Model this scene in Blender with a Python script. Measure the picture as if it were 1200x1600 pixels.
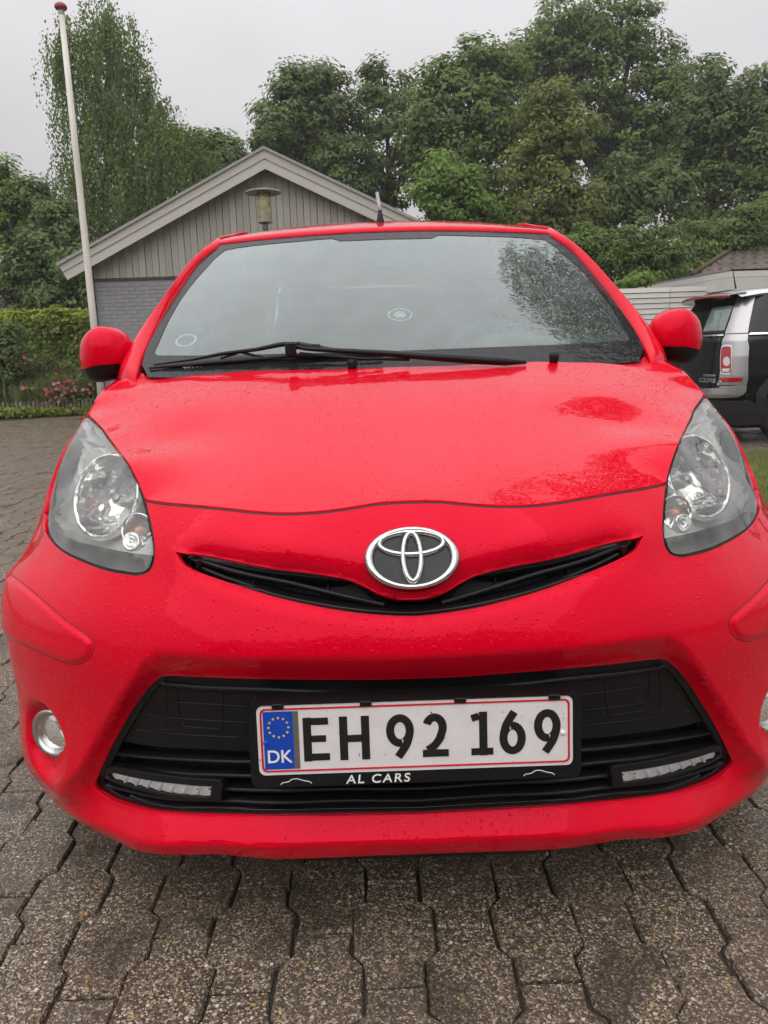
import bpy, math, random, numpy as np
from mathutils import Vector, Matrix, geometry
random.seed(7); RNG = np.random.default_rng(11)
rad = math.radians
for o in list(bpy.data.objects): bpy.data.objects.remove(o)
scene = bpy.context.scene
COL = scene.collection

# ------------------------------------------------------------------ camera
CAMP = np.array((-0.0488, -1.125, 1.0)); PITCH, YAW, ROLL = rad(11.644), rad(.379), rad(-1.817); F = 1200.0
cp, sp, cy, sy = math.cos(PITCH), math.sin(PITCH), math.cos(YAW), math.sin(YAW)
FW = np.array((sy*cp, cy*cp, -sp)); _rt = np.array((cy, -sy, 0.)); _up = np.cross(_rt, FW)
RT = math.cos(ROLL)*_rt + math.sin(ROLL)*_up; UP = -math.sin(ROLL)*_rt + math.cos(ROLL)*_up
cam = bpy.data.cameras.new('camera'); camo = bpy.data.objects.new('camera', cam); COL.objects.link(camo)
M = Matrix.Identity(4)
for i in range(3):
    M[i][0], M[i][1], M[i][2], M[i][3] = RT[i], UP[i], -FW[i], CAMP[i]
camo.matrix_world = M
cam.sensor_fit = 'VERTICAL'; cam.sensor_height = 24; cam.lens = 24*F/1600; cam.clip_end = 500; cam.clip_start = .02
scene.camera = camo
def rays(px):
    px = np.asarray(px, float).reshape(-1, 2)
    return FW + np.outer((px[:, 0]-600)/F, RT) - np.outer((px[:, 1]-800)/F, UP)
def at(x, y, Y):
    d = rays((x, y))[0]; return CAMP + d*(Y-CAMP[1])/d[1]

# ------------------------------------------------------------------ sky, sun, exposure
SUN_EL, SUN_ROT = rad(52), rad(200)
world = bpy.data.worlds.new('World'); scene.world = world; world.use_nodes = True
nt = world.node_tree; nt.nodes.clear()
def N(t, kind, **kw):
    n = t.nodes.new(kind)
    for k, v in kw.items(): setattr(n, k, v)
    return n
sky = N(nt, 'ShaderNodeTexSky', sky_type='NISHITA'); sky.sun_disc = False; sky.sun_elevation = SUN_EL; sky.sun_rotation = SUN_ROT
sky.air_density = 1.0; sky.dust_density = 6.0
tc = N(nt, 'ShaderNodeTexCoord'); sep = N(nt, 'ShaderNodeSeparateXYZ'); nt.links.new(tc.outputs['Generated'], sep.inputs[0])
mx = N(nt, 'ShaderNodeMath', operation='MAXIMUM'); nt.links.new(sep.outputs['Z'], mx.inputs[0]); mx.inputs[1].default_value = 0
gr = N(nt, 'ShaderNodeMath', operation='MULTIPLY_ADD'); nt.links.new(mx.outputs[0], gr.inputs[0]); gr.inputs[1].default_value = 9.8; gr.inputs[2].default_value = 4.0
no = N(nt, 'ShaderNodeTexNoise'); no.inputs['Scale'].default_value = 2.6; no.inputs['Detail'].default_value = 3; no.inputs['Roughness'].default_value = .55
mp = N(nt, 'ShaderNodeMapping'); mp.inputs['Scale'].default_value = (1, 1, 2.2); nt.links.new(tc.outputs['Generated'], mp.inputs[0]); nt.links.new(mp.outputs[0], no.inputs['Vector'])
mr = N(nt, 'ShaderNodeMapRange'); nt.links.new(no.outputs['Fac'], mr.inputs[0]); mr.inputs[1].default_value = .3; mr.inputs[2].default_value = .72; mr.inputs[3].default_value = .91; mr.inputs[4].default_value = 1.06
ml = N(nt, 'ShaderNodeMath', operation='MULTIPLY'); nt.links.new(gr.outputs[0], ml.inputs[0]); nt.links.new(mr.outputs[0], ml.inputs[1])
cl = N(nt, 'ShaderNodeVectorMath', operation='SCALE'); cl.inputs[0].default_value = (1.0, .975, 1.0); nt.links.new(ml.outputs[0], cl.inputs['Scale'])
mixs = N(nt, 'ShaderNodeMix', data_type='RGBA'); mixs.inputs[0].default_value = .95
nt.links.new(sky.outputs[0], mixs.inputs[6]); nt.links.new(cl.outputs[0], mixs.inputs[7])
bg = N(nt, 'ShaderNodeBackground'); bg.inputs['Strength'].default_value = .1
nt.links.new(mixs.outputs[2], bg.inputs[0]); wo = N(nt, 'ShaderNodeOutputWorld'); nt.links.new(bg.outputs[0], wo.inputs[0])
sun = bpy.data.lights.new('sun', 'SUN'); sun.energy = 1.3; sun.angle = rad(85); sun.color = (1, .97, .93)
suno = bpy.data.objects.new('sun', sun); COL.objects.link(suno)
suno.rotation_euler = (rad(90)-SUN_EL, 0, rad(180)-SUN_ROT); suno.location = (0, 0, 20)
scene.view_settings.view_transform = 'Standard'; scene.view_settings.look = 'None'; scene.view_settings.gamma = 1
scene.view_settings.use_curve_mapping = False; scene.view_settings.exposure = 0.2
scene.render.engine = 'CYCLES'
try:
    scene.cycles.max_bounces = 6; scene.cycles.diffuse_bounces = 2; scene.cycles.transparent_max_bounces = 10; scene.cycles.glossy_bounces = 4; scene.cycles.transmission_bounces = 2
    scene.cycles.use_adaptive_sampling = True; scene.cycles.adaptive_threshold = .045; scene.cycles.volume_bounces = 0; scene.cycles.caustics_reflective = False; scene.cycles.caustics_refractive = False
except Exception: pass

# ------------------------------------------------------------------ material helpers
MATS = {}
def mat(name, color=(.5, .5, .5), rough=.5, metal=0., spec=.5, coat=0., coat_rough=.05, build=None):
    if name in MATS: return MATS[name]
    m = bpy.data.materials.new(name); m.use_nodes = True; t = m.node_tree
    b = t.nodes['Principled BSDF']
    b.inputs['Base Color'].default_value = (*color, 1); b.inputs['Roughness'].default_value = rough; b.inputs['Metallic'].default_value = metal
    b.inputs['Specular IOR Level'].default_value = spec; b.inputs['Coat Weight'].default_value = coat; b.inputs['Coat Roughness'].default_value = coat_rough
    m.diffuse_color = (*color, 1)
    if build: build(t, b)
    MATS[name] = m; return m
def coords(t, scale=(1, 1, 1), kind='Object'):
    c = N(t, 'ShaderNodeTexCoord'); m = N(t, 'ShaderNodeMapping'); m.inputs['Scale'].default_value = scale
    t.links.new(c.outputs[kind], m.inputs[0]); return m.outputs[0]
def noise(t, vec, scale, detail=3, rough=.5, w=None):
    n = N(t, 'ShaderNodeTexNoise'); n.inputs['Scale'].default_value = scale; n.inputs['Detail'].default_value = detail; n.inputs['Roughness'].default_value = rough
    t.links.new(vec, n.inputs['Vector']); return n
def ramp(t, fac, stops):
    r = N(t, 'ShaderNodeValToRGB'); e = r.color_ramp.elements
    while len(e) < len(stops): e.new(.5)
    for k, (p, c) in enumerate(stops): e[k].position = p; e[k].color = (*c, 1) if len(c) == 3 else c
    t.links.new(fac, r.inputs[0]); return r
def mapr(t, v, a, b, c, d, smooth=False):
    m = N(t, 'ShaderNodeMapRange'); t.links.new(v, m.inputs[0])
    if smooth: m.interpolation_type = 'SMOOTHSTEP'
    for k, x in enumerate((a, b, c, d)): m.inputs[k+1].default_value = x
    return m.outputs[0]
def math2(t, op, a, b):
    m = N(t, 'ShaderNodeMath', operation=op)
    for k, x in enumerate((a, b)):
        if isinstance(x, (int, float)): m.inputs[k].default_value = x
        else: t.links.new(x, m.inputs[k])
    return m.outputs[0]
def mixc(t, fac, a, b, mode='MIX'):
    m = N(t, 'ShaderNodeMix', data_type='RGBA', blend_type=mode)
    for k, x in ((0, fac), (6, a), (7, b)):
        if isinstance(x, (int, float)): m.inputs[k].default_value = x
        elif isinstance(x, tuple): m.inputs[k].default_value = (*x, 1)
        else: t.links.new(x, m.inputs[k])
    return m.outputs[2]
def bump(t, h, strength, dist, normal=None):
    b = N(t, 'ShaderNodeBump'); b.inputs['Strength'].default_value = strength; b.inputs['Distance'].default_value = dist
    t.links.new(h, b.inputs['Height'])
    if normal is not None: t.links.new(normal, b.inputs['Normal'])
    return b.outputs[0]
def drops(t, vec, scale, lo=.10, hi=.42, dens=.55):
    """height of water beads: one bead per voronoi cell, its radius random, many cells empty"""
    n0 = noise(t, vec, scale*.7, 1); wob = N(t, 'ShaderNodeVectorMath', operation='SCALE'); t.links.new(n0.outputs['Color'], wob.inputs[0]); wob.inputs['Scale'].default_value = .5/scale
    ad = N(t, 'ShaderNodeVectorMath', operation='ADD'); t.links.new(vec, ad.inputs[0]); t.links.new(wob.outputs[0], ad.inputs[1])
    v = N(t, 'ShaderNodeTexVoronoi'); v.inputs['Scale'].default_value = scale; v.inputs['Randomness'].default_value = 1.0
    t.links.new(ad.outputs[0], v.inputs['Vector'])
    s = N(t, 'ShaderNodeSeparateColor'); t.links.new(v.outputs['Color'], s.inputs[0])
    r = mapr(t, s.outputs[0], 1-dens, 1, 0, hi)
    q = math2(t, 'DIVIDE', v.outputs['Distance'], math2(t, 'MAXIMUM', r, .001))
    h = mapr(t, q, 1.0, .35, 0, 1, True)
    return math2(t, 'MULTIPLY', h, mapr(t, r, 0, hi, 0, 1))
def wet_normal(t, big=125, small=260, sb=.46, ss=.4, film=.10):
    vec = coords(t)
    a = drops(t, vec, big, dens=.62); b = N(t, 'ShaderNodeTexVoronoi'); b.inputs['Scale'].default_value = small; t.links.new(vec, b.inputs['Vector'])
    f = noise(t, vec, 26, 2, .6)
    h = math2(t, 'ADD', math2(t, 'MULTIPLY', a, sb), math2(t, 'MULTIPLY', mapr(t, b.outputs['Distance'], .12, .38, 1, 0, True), ss*.35))
    h = math2(t, 'ADD', h, math2(t, 'MULTIPLY', f.outputs['Fac'], film*4))
    return bump(t, h, 1.0, .0016)
def paint(t, b):
    t.links.new(wet_normal(t), b.inputs['Normal']); b.inputs['IOR'].default_value = 1.55; b.inputs['Specular Tint'].default_value = (1, .13, .22, 1)
    v = coords(t); n = noise(t, v, 3.0, 4)
    t.links.new(mapr(t, n.outputs['Fac'], .3, .7, .02, .07), b.inputs['Roughness'])
RED = mat('red_paint', (.66, .0005, .016), .05, 0, .68, 0, .03, paint)
def pl(t, b):
    v = coords(t); n = noise(t, v, 160, 3); t.links.new(bump(t, n.outputs['Fac'], .25, .002), b.inputs['Normal'])
    n2 = noise(t, v, 9, 4); t.links.new(mapr(t, n2.outputs['Fac'], .3, .7, .32, .5), b.inputs['Roughness'])
BLACK = mat('black_plastic', (.006, .006, .0065), .4, 0, .3, build=pl)
MATTE = mat('matte_black', (.006, .006, .006), .8)
GLOSSB = mat('gloss_black', (.006, .006, .007), .14, spec=.35)
RUBBER = mat('rubber', (.014, .014, .014), .6)
CHROME = mat('chrome', (.60, .60, .60), .06, 1.0, build=lambda t, b: t.links.new(wet_normal(t, 160, 320, .2, .12, .01), b.inputs['Normal']))
SATIN = mat('satin_silver', (.52, .52, .51), .28, 1.0)
WHITE = mat('white_print', (.8, .8, .8), .45)
def glassmat(name, tint, mult, refl=(1, 1, 1), wet=None, pale_film=0., film_col=(.6, .62, .6)):
    m = bpy.data.materials.new(name); m.use_nodes = True; t = m.node_tree; t.nodes.clear()
    out = N(t, 'ShaderNodeOutputMaterial'); tr = N(t, 'ShaderNodeBsdfTransparent'); tr.inputs[0].default_value = (*tint, 1)
    gl = N(t, 'ShaderNodeBsdfGlossy'); gl.inputs['Roughness'].default_value = .03; gl.inputs[0].default_value = (*refl, 1)
    fr = N(t, 'ShaderNodeFresnel'); fr.inputs[0].default_value = 1.5
    if wet:
        nn = wet(t); t.links.new(nn, gl.inputs['Normal'])
    k = N(t, 'ShaderNodeMath', operation='MULTIPLY', use_clamp=True); t.links.new(fr.outputs[0], k.inputs[0]); k.inputs[1].default_value = mult
    mxs = N(t, 'ShaderNodeMixShader'); t.links.new(k.outputs[0], mxs.inputs[0]); t.links.new(tr.outputs[0], mxs.inputs[1]); t.links.new(gl.outputs[0], mxs.inputs[2])
    last = mxs.outputs[0]
    if pale_film:  # milky diffuse film, put into the colour to lighten windscreen, lenses and lamp
        df = N(t, 'ShaderNodeBsdfDiffuse'); df.inputs[0].default_value = (*film_col, 1); m2 = N(t, 'ShaderNodeMixShader')
        n = noise(t, coords(t), 14, 4); t.links.new(mapr(t, n.outputs['Fac'], .35, .75, pale_film*.3, pale_film), m2.inputs[0])
        t.links.new(last, m2.inputs[1]); t.links.new(df.outputs[0], m2.inputs[2]); last = m2.outputs[0]
    t.links.new(last, out.inputs[0]); MATS[name] = m; return m
GLASS = glassmat('windscreen_glass', (.68, .77, .74), 2.5, (.91, 1, .985), lambda t: wet_normal(t, 80, 170, .3, .25, .06), .11, (.56, .66, .64))
SIDEGLASS = glassmat('side_glass', (.3, .34, .33), 1.6)
LENS = glassmat('lens_plastic', (.95, .96, .94), 1.3, (1, 1, 1), lambda t: wet_normal(t, 60, 140, .3, .25, .06), .24)

# ------------------------------------------------------------------ object helpers
def tag(o, label=None, cat=None, group=None, kind=None):
    for k, v in (('label', label), ('category', cat), ('group', group), ('kind', kind)):
        if v: o[k] = v
    return o
def empty(name, loc=(0, 0, 0), rz=0., label=None, cat=None, group=None):
    o = bpy.data.objects.new(name, None); COL.objects.link(o); o.location = loc; o.rotation_euler = (0, 0, rz); o.empty_display_size = .1
    return tag(o, label, cat, group)
def link(name, me, parent=None, mats=None):
    o = bpy.data.objects.new(name, me); COL.objects.link(o)
    if parent is not None:
        o.parent = parent
        if parent.type == 'EMPTY': o.matrix_parent_inverse = parent.matrix_basis.inverted()
    if mats is not None:
        for m in (mats if isinstance(mats, (list, tuple)) else [mats]): me.materials.append(m)
    return o
def mesh(name, V, Fc, m, parent=None, smooth=False, normals=None, matidx=None):
    me = bpy.data.meshes.new(name); me.from_pydata([tuple(map(float, v)) for v in V], [], [tuple(map(int, f)) for f in Fc])
    if smooth or normals is not None:
        me.polygons.foreach_set('use_smooth', [True]*len(me.polygons))
    if matidx is not None: me.polygons.foreach_set('material_index', list(matidx))
    me.update()
    if normals is not None: me.normals_split_custom_set_from_vertices([tuple(map(float, n)) for n in normals])
    return link(name, me, parent, m)
class MB:
    """collects simple solids for ONE mesh object"""
    def __init__(s): s.V = []; s.F = []
    def add(s, V, Fc):
        k = len(s.V); s.V += [tuple(v) for v in V]; s.F += [tuple(i+k for i in f) for f in Fc]; return s
    def box(s, lo, hi):
        x0, y0, z0 = lo; x1, y1, z1 = hi
        return s.add([(x0, y0, z0), (x1, y0, z0), (x1, y1, z0), (x0, y1, z0), (x0, y0, z1), (x1, y0, z1), (x1, y1, z1), (x0, y1, z1)],
                     [(0, 3, 2, 1), (4, 5, 6, 7), (0, 1, 5, 4), (1, 2, 6, 5), (2, 3, 7, 6), (3, 0, 4, 7)])
    def bbox(s, lo, hi, b):
        """box with chamfered edges on all sides"""
        import itertools
        lo = np.array(lo, float); hi = np.array(hi, float); V = []; idx = {}
        for sg in itertools.product((0, 1), repeat=3):
            for ax in range(3):
                p = [hi[i] if sg[i] else lo[i] for i in range(3)]
                for i in range(3):
                    if i != ax: p[i] += b if sg[i] == 0 else -b
                idx[(sg, ax)] = len(V); V.append(p)
        Fc = []
        for ax in range(3):
            o = [i for i in range(3) if i != ax]
            for sd in (0, 1):
                q = []
                for a, c in ((0, 0), (1, 0), (1, 1), (0, 1)):
                    sg = [0]*3; sg[ax] = sd; sg[o[0]] = a; sg[o[1]] = c; q.append(idx[(tuple(sg), ax)])
                Fc.append(q)
        for ax in range(3):
            o = [i for i in range(3) if i != ax]
            for a in (0, 1):
                for c in (0, 1):
                    s0 = [0]*3; s1 = [0]*3; s0[ax] = 0; s1[ax] = 1
                    for sg in (s0, s1): sg[o[0]] = a; sg[o[1]] = c
                    Fc.append([idx[(tuple(s0), o[0])], idx[(tuple(s1), o[0])], idx[(tuple(s1), o[1])], idx[(tuple(s0), o[1])]])
        for sg in itertools.product((0, 1), repeat=3): Fc.append([idx[(sg, 0)], idx[(sg, 1)], idx[(sg, 2)]])
        c = (lo+hi)/2; G = []
        for f in Fc:
            p = [np.array(V[i]) for i in f]; n = np.cross(p[1]-p[0], p[2]-p[0]); m_ = sum(p)/len(p)-c
            G.append(f if n@m_ > 0 else f[::-1])
        return s.add(V, G)
    def tube(s, pts, r, n=10, caps=True):
        pts = [np.array(p, float) for p in pts]; rr = r if hasattr(r, '__len__') else [r]*len(pts); V = []; Fc = []
        up = None
        for i, p in enumerate(pts):
            d = pts[min(i+1, len(pts)-1)]-pts[max(i-1, 0)]; d /= np.linalg.norm(d)+1e-12
            if up is None or abs(up@d) > .98: up = np.array((0, 0, 1.)) if abs(d[2]) < .9 else np.array((1., 0, 0))
            a = np.cross(d, up); a /= np.linalg.norm(a); b = np.cross(a, d); up = b
            for k in range(n):
                t = 2*math.pi*k/n; V.append(p+rr[i]*(a*math.cos(t)+b*math.sin(t)))
        for i in range(len(pts)-1):
            for k in range(n): Fc.append((i*n+k, (i+1)*n+k, (i+1)*n+(k+1) % n, i*n+(k+1) % n))
        if caps: Fc.append(tuple(range(n))); Fc.append(tuple((len(pts)-1)*n+k for k in range(n))[::-1])
        return s.add(V, Fc)
    def lathe(s, prof, n=32, mtx=None, closed=False):
        """prof: list of (r, h) round +z; mtx maps to place"""
        V = []; Fc = []
        for r, h in prof:
            for k in range(n):
                t = 2*math.pi*k/n; p = Vector((r*math.cos(t), r*math.sin(t), h)); V.append(tuple(mtx @ p) if mtx else tuple(p))
        m_ = len(prof)
        for i in range(m_ if closed else m_-1):
            j = (i+1) % m_
            for k in range(n): Fc.append((i*n+k, i*n+(k+1) % n, j*n+(k+1) % n, j*n+k))
        return s.add(V, Fc)
    def prism(s, poly, d0, d1, axes):
        """2-D polygon extruded; axes = (origin, ex, ey, ez)"""
        o, ex, ey, ez = [np.array(a, float) for a in axes]; n = len(poly)
        V = [o+ex*x+ey*y+ez*d0 for x, y in poly]+[o+ex*x+ey*y+ez*d1 for x, y in poly]
        return s.add(V, [tuple(range(n))[::-1], tuple(range(n, 2*n))]+[(i, (i+1) % n, (i+1) % n+n, i+n) for i in range(n)])
    def build(s, name, m, parent=None, smooth=False): return mesh(name, s.V, s.F, m, parent, smooth)
def auto_smooth(o, ang=35):
    me = o.data; me.polygons.foreach_set('use_smooth', [True]*len(me.polygons))
    try: me.set_sharp_from_angle(angle=rad(ang))
    except Exception: pass
    return o
def frame_from(n, upref=(0, 0, 1)):
    n = np.array(n, float); n /= np.linalg.norm(n); ex = np.cross(upref, n); ex /= np.linalg.norm(ex); ey = np.cross(n, ex)
    return ex, ey, n
def mtx_of(o, ex, ey, ez):
    m_ = Matrix.Identity(4)
    for i in range(3): m_[i][0], m_[i][1], m_[i][2], m_[i][3] = ex[i], ey[i], ez[i], o[i]
    return m_
class TPS:
    def __init__(s, P, v, lam=1e-4):
        s.P = np.asarray(P, float); n = len(s.P); K = s.k(s.P, s.P)+lam*np.eye(n); A = np.c_[np.ones(n), s.P]
        L = np.block([[K, A], [A.T, np.zeros((3, 3))]]); w = np.linalg.solve(L, np.r_[np.asarray(v, float), 0, 0, 0]); s.w, s.a = w[:n], w[n:]
    def k(s, A, B):
        d2 = ((A[:, None, :]-B[None])**2).sum(-1); return .5*d2*np.log(d2+1e-12)
    def __call__(s, Q):
        Q = np.asarray(Q, float).reshape(-1, 2); out = np.empty(len(Q))
        for i in range(0, len(Q), 4000):
            q = Q[i:i+4000]; out[i:i+4000] = s.k(q, s.P)@s.w+s.a[0]+q@s.a[1:]
        return out
def resample(loop, step, closed=True):
    L = [np.array(p, float) for p in loop]; out = []
    for i in range(len(L) if closed else len(L)-1):
        a, b = L[i], L[(i+1) % len(L)]; n = max(1, int(round(np.linalg.norm(b-a)/step)))
        out += [a+(b-a)*k/n for k in range(n)]
    if not closed: out.append(L[-1])
    return np.array(out)
def spline(pts, n=6, closed=False):
    """Catmull-Rom through points"""
    P = [np.array(p, float) for p in pts]; out = []; m_ = len(P)
    for i in range(m_ if closed else m_-1):
        if closed: p0, p1, p2, p3 = P[(i-1) % m_], P[i], P[(i+1) % m_], P[(i+2) % m_]
        else: p0, p1, p2, p3 = P[max(i-1, 0)], P[i], P[i+1], P[min(i+2, m_-1)]
        for k in range(n):
            t = k/n; out.append(.5*((2*p1)+(-p0+p2)*t+(2*p0-5*p1+4*p2-p3)*t*t+(-p0+3*p1-3*p2+p3)*t**3))
    if not closed: out.append(P[-1])
    return np.array(out)
def inside(Q, loop):
    x, y = Q[:, 0], Q[:, 1]; r = np.zeros(len(Q), bool); L = np.asarray(loop); M_ = np.roll(L, -1, 0)
    for (x0, y0), (x1, y1) in zip(L, M_):
        if y0 == y1: continue
        c = ((y0 > y) != (y1 > y)) & (x < (x1-x0)*(y-y0)/(y1-y0)+x0); r ^= c
    return r
def polydist(Q, line, closed=False):
    L = np.asarray(line); A = L if closed else L[:-1]; B = np.roll(L, -1, 0) if closed else L[1:]; best = np.full(len(Q), 1e9)
    for a, b in zip(A, B):
        d = b-a; t = np.clip(((Q-a)@d)/(d@d+1e-12), 0, 1); best = np.minimum(best, np.linalg.norm(Q-a-t[:, None]*d, axis=1))
    return best
BODYC = np.array((0, 1.6, .45))
def surf_normal(fn, Q, C=BODYC, h=1e-3):
    P = fn(Q); a = fn(Q+[h, 0])-fn(Q-[h, 0]); b = fn(Q+[0, h])-fn(Q-[0, h]); n = np.cross(a, b); n /= np.linalg.norm(n, axis=1)[:, None]+1e-12
    s = np.sign(((P-C)*n).sum(1)); s[s == 0] = 1
    s = np.full(len(s), 1. if s.sum() >= 0 else -1.)
    return P, n*s[:, None]
def panel(name, loops, fn, m, parent, step=.012, off=0., rim=.012, mirror=False, C=BODYC, lines=(), nh=1e-3):
    loops = [resample(l, step) for l in loops]
    lo = loops[0].min(0); hi = loops[0].max(0)
    gx, gy = np.meshgrid(np.arange(lo[0]+step*.5, hi[0], step), np.arange(lo[1]+step*.5, hi[1], step)); Q = np.c_[gx.ravel(), gy.ravel()]
    if len(Q):
        k = inside(Q, loops[0])
        for h in loops[1:]: k &= ~inside(Q, h)
        Q = Q[k]; B = np.vstack(loops); d = np.full(len(Q), 9.)
        for i in range(0, len(Q), 2000): d[i:i+2000] = np.sqrt(((Q[i:i+2000, None]-B[None])**2).sum(-1)).min(1)
        Q = Q[d > step*.55]
    lines = [resample(l, step, False) for l in lines]
    if lines:
        B = np.vstack(lines); d = np.full(len(Q), 9.)
        for i in range(0, len(Q), 2000): d[i:i+2000] = np.sqrt(((Q[i:i+2000, None]-B[None])**2).sum(-1)).min(1)
        Q = Q[d > step*.5]
    pts = [Vector(p) for l in loops for p in l]+[Vector(p) for l in lines for p in l]+[Vector(p) for p in Q]; ed = []; k = 0
    for l in loops:
        n = len(l); ed += [(k+i, k+(i+1) % n) for i in range(n)]; k += n
    for l in lines: ed += [(k+i, k+i+1) for i in range(len(l)-1)]; k += len(l)
    v2, _, tri, *_ = geometry.delaunay_2d_cdt(pts, ed, [], 0, 1e-7)
    v2 = np.array([tuple(v) for v in v2]); tri = np.array([t for t in tri if len(t) == 3]); c = v2[tri].mean(1)
    k = inside(c, loops[0])
    for h in loops[1:]: k &= ~inside(c, h)
    tri = tri[k]
    P, n = surf_normal(fn, v2, C, nh); P = P+n*off
    V = list(P); NN = list(n); Fc = []
    fn_ = np.cross(P[tri[:, 1]]-P[tri[:, 0]], P[tri[:, 2]]-P[tri[:, 0]]); s = (fn_*n[tri[:, 0]]).sum(1)
    for t, q in zip(tri, s): Fc.append(tuple(t) if q > 0 else tuple(t[::-1]))
    if rim:
        for li, l in enumerate(loops):
            Pl, nl = surf_normal(fn, l, C); Pl = Pl+nl*off; k0 = len(V); m_ = len(l)
            tg = np.roll(Pl, -1, 0)-np.roll(Pl, 1, 0); o = np.cross(tg, nl); o /= np.linalg.norm(o, axis=1)[:, None]+1e-12
            cen = Pl.mean(0)
            area = .5*np.sum(l[:, 0]*np.roll(l[:, 1], -1)-np.roll(l[:, 0], -1)*l[:, 1])
            # outward in-plane direction decided by testing a small step in the 2-D domain
            e2 = np.roll(l, -1, 0)-np.roll(l, 1, 0); o2 = np.c_[e2[:, 1], -e2[:, 0]]*(1 if area > 0 else -1)*(1 if li == 0 else -1)
            o2 /= np.linalg.norm(o2, axis=1)[:, None]+1e-12
            dirp = fn(l+o2*1e-3)-fn(l); sg = np.sign((dirp*o).sum(1)); o = o*np.where(sg == 0, 1, sg)[:, None]
            r1 = min(.003, rim*.4)
            for a, b, w in ((0, 0, .35), (r1*.8, r1*.6, .8), (r1, rim, 1.)):
                V += list(Pl+o*a*.5-nl*b); q = nl*(1-w)+o*w; NN += list(q/np.linalg.norm(q, axis=1)[:, None])
            for j in range(2):
                for i in range(m_):
                    a, b = k0+j*m_+i, k0+j*m_+(i+1) % m_; c_, d_ = b+m_, a+m_
                    f = (a, b, c_, d_); q = np.cross(V[b]-V[a], V[d_]-V[a])
                    Fc.append(f if q@o[i] > 0 else f[::-1])
    V = np.array(V); NN = np.array(NN); ob = mesh(name, V, Fc, m, parent, normals=NN)
    if mirror:
        V2 = V*[-1, 1, 1]; N2 = NN*[-1, 1, 1]
        ob2 = mesh(name, V2, [f[::-1] for f in Fc], m, parent, normals=N2); return ob, ob2
    return ob
def textmesh(name, body, size, m, origin, ex, ey, ez, parent, extrude=.0004, shear=0., spacing=1., align='CENTER', sx=1.):
    cu = bpy.data.curves.new('t', 'FONT'); cu.body = body; cu.size = size; cu.extrude = extrude; cu.align_x = align; cu.align_y = 'CENTER'; cu.shear = shear; cu.space_character = spacing
    cu.offset = size*.012
    o = bpy.data.objects.new('t', cu); COL.objects.link(o); bpy.context.view_layer.update()
    me = bpy.data.meshes.new_from_object(o.evaluated_get(bpy.context.evaluated_depsgraph_get())); bpy.data.objects.remove(o); bpy.data.curves.remove(cu)
    S = mtx_of(origin, np.array(ex)*sx, ey, ez); me.transform(S); me.materials.clear(); me.name = name
    return link(name, me, parent, m)

# ================================================================== THE RED CAR (car frame = world frame, X=0 symmetry plane)
CAR = empty('red_hatchback_car', (0, 1.7, 0), 0, 'wet bright red small hatchback parked head-on in the foreground', 'car')
Y0, KA = 1.0, .95
rows = [
 (.11, [(0, .06), (.25, .065), (.42, .10), (.52, .14), (.60, .20), (.66, .28), (.70, .38), (.715, .5), (.73, .8), (.73, 1.15)]),
 (.19, [(0, .0), (.25, .005), (.42, .035), (.52, .085), (.62, .150), (.70, .222), (.762, .305), (.783, .42), (.785, .8), (.775, 1.15)]),
 (.235, [(0, -.02), (.25, -.013), (.42, .025), (.53, .075), (.63, .136), (.71, .207), (.782, .305), (.802, .43), (.80, .8), (.785, 1.15)]),
 (.33, [(0, -.018), (.25, -.008), (.40, .027), (.52, .075), (.62, .135), (.72, .22), (.788, .325), (.807, .46), (.81, .8), (.80, 1.15)]),
 (.44, [(0, -.018), (.25, -.008), (.40, .027), (.52, .08), (.62, .14), (.72, .222), (.793, .325), (.813, .47), (.816, .8), (.81, 1.15)]),
 (.54, [(0, -.02), (.25, -.01), (.40, .03), (.53, .09), (.62, .147), (.72, .23), (.795, .335), (.815, .48), (.818, .8), (.815, 1.15)]),
 (.60, [(0, .0), (.25, .01), (.40, .052), (.53, .115), (.62, .18), (.72, .27), (.785, .365), (.81, .50), (.815, .8), (.815, 1.15)]),
 (.655, [(0, .028), (.2, .035), (.36, .068), (.437, .105), (.574, .19), (.66, .275), (.74, .395), (.795, .55), (.81, .8), (.812, 1.15)]),
 (.71, [(0, .053), (.2, .061), (.36, .098), (.47, .155), (.60, .265), (.70, .385), (.773, .52), (.803, .8), (.807, 1.15)]),
 (.765, [(0, .10), (.2, .118), (.36, .155), (.454, .20), (.56, .315), (.66, .425), (.742, .515), (.775, .64), (.79, .8), (.80, 1.15)]),
 (.82, [(.507, .285), (.62, .43), (.69, .505), (.738, .58), (.777, .8), (.79, 1.15)]),
 (.868, [(.63, .525), (.69, .59), (.722, .65), (.757, .8), (.775, 1.15)]),
 (.886, [(.705, .645), (.733, .72), (.765, 1.1)]),
 (.94, [(.69, .76), (.728, .85), (.755, 1.1)]),
 (.975, [(.655, .86), (.715, .95), (.735, 1.15)]),
]
cpts = [(s*X, Y, z) for z, r in rows for X, Y in r for s in ((1, -1) if X > 0 else (1,))]
cpts += [(s_*abs(p[0]+.008), p[1], p[2]) for p in (at(125, 1290, .175), at(205, 1329, .075), at(330, 1335, .028), at(88, 1263, .235), at(52, 1217, .285)) for s_ in (1, -1)]
cpts = np.array(cpts); U = np.arctan2(cpts[:, 0], Y0-cpts[:, 1]); RR = np.hypot(cpts[:, 0], Y0-cpts[:, 1])
ZK = 1.25
RT_ = TPS(np.c_[U*KA, cpts[:, 2]*ZK], RR, 3e-5)
def Rf(Q): return RT_(np.c_[Q[:, 0], Q[:, 1]*ZK])
def base_surf(Q):
    Q = np.asarray(Q, float); r = Rf(Q); u = Q[:, 0]/KA; return np.c_[r*np.sin(u), Y0-r*np.cos(u), Q[:, 1]]
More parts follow.
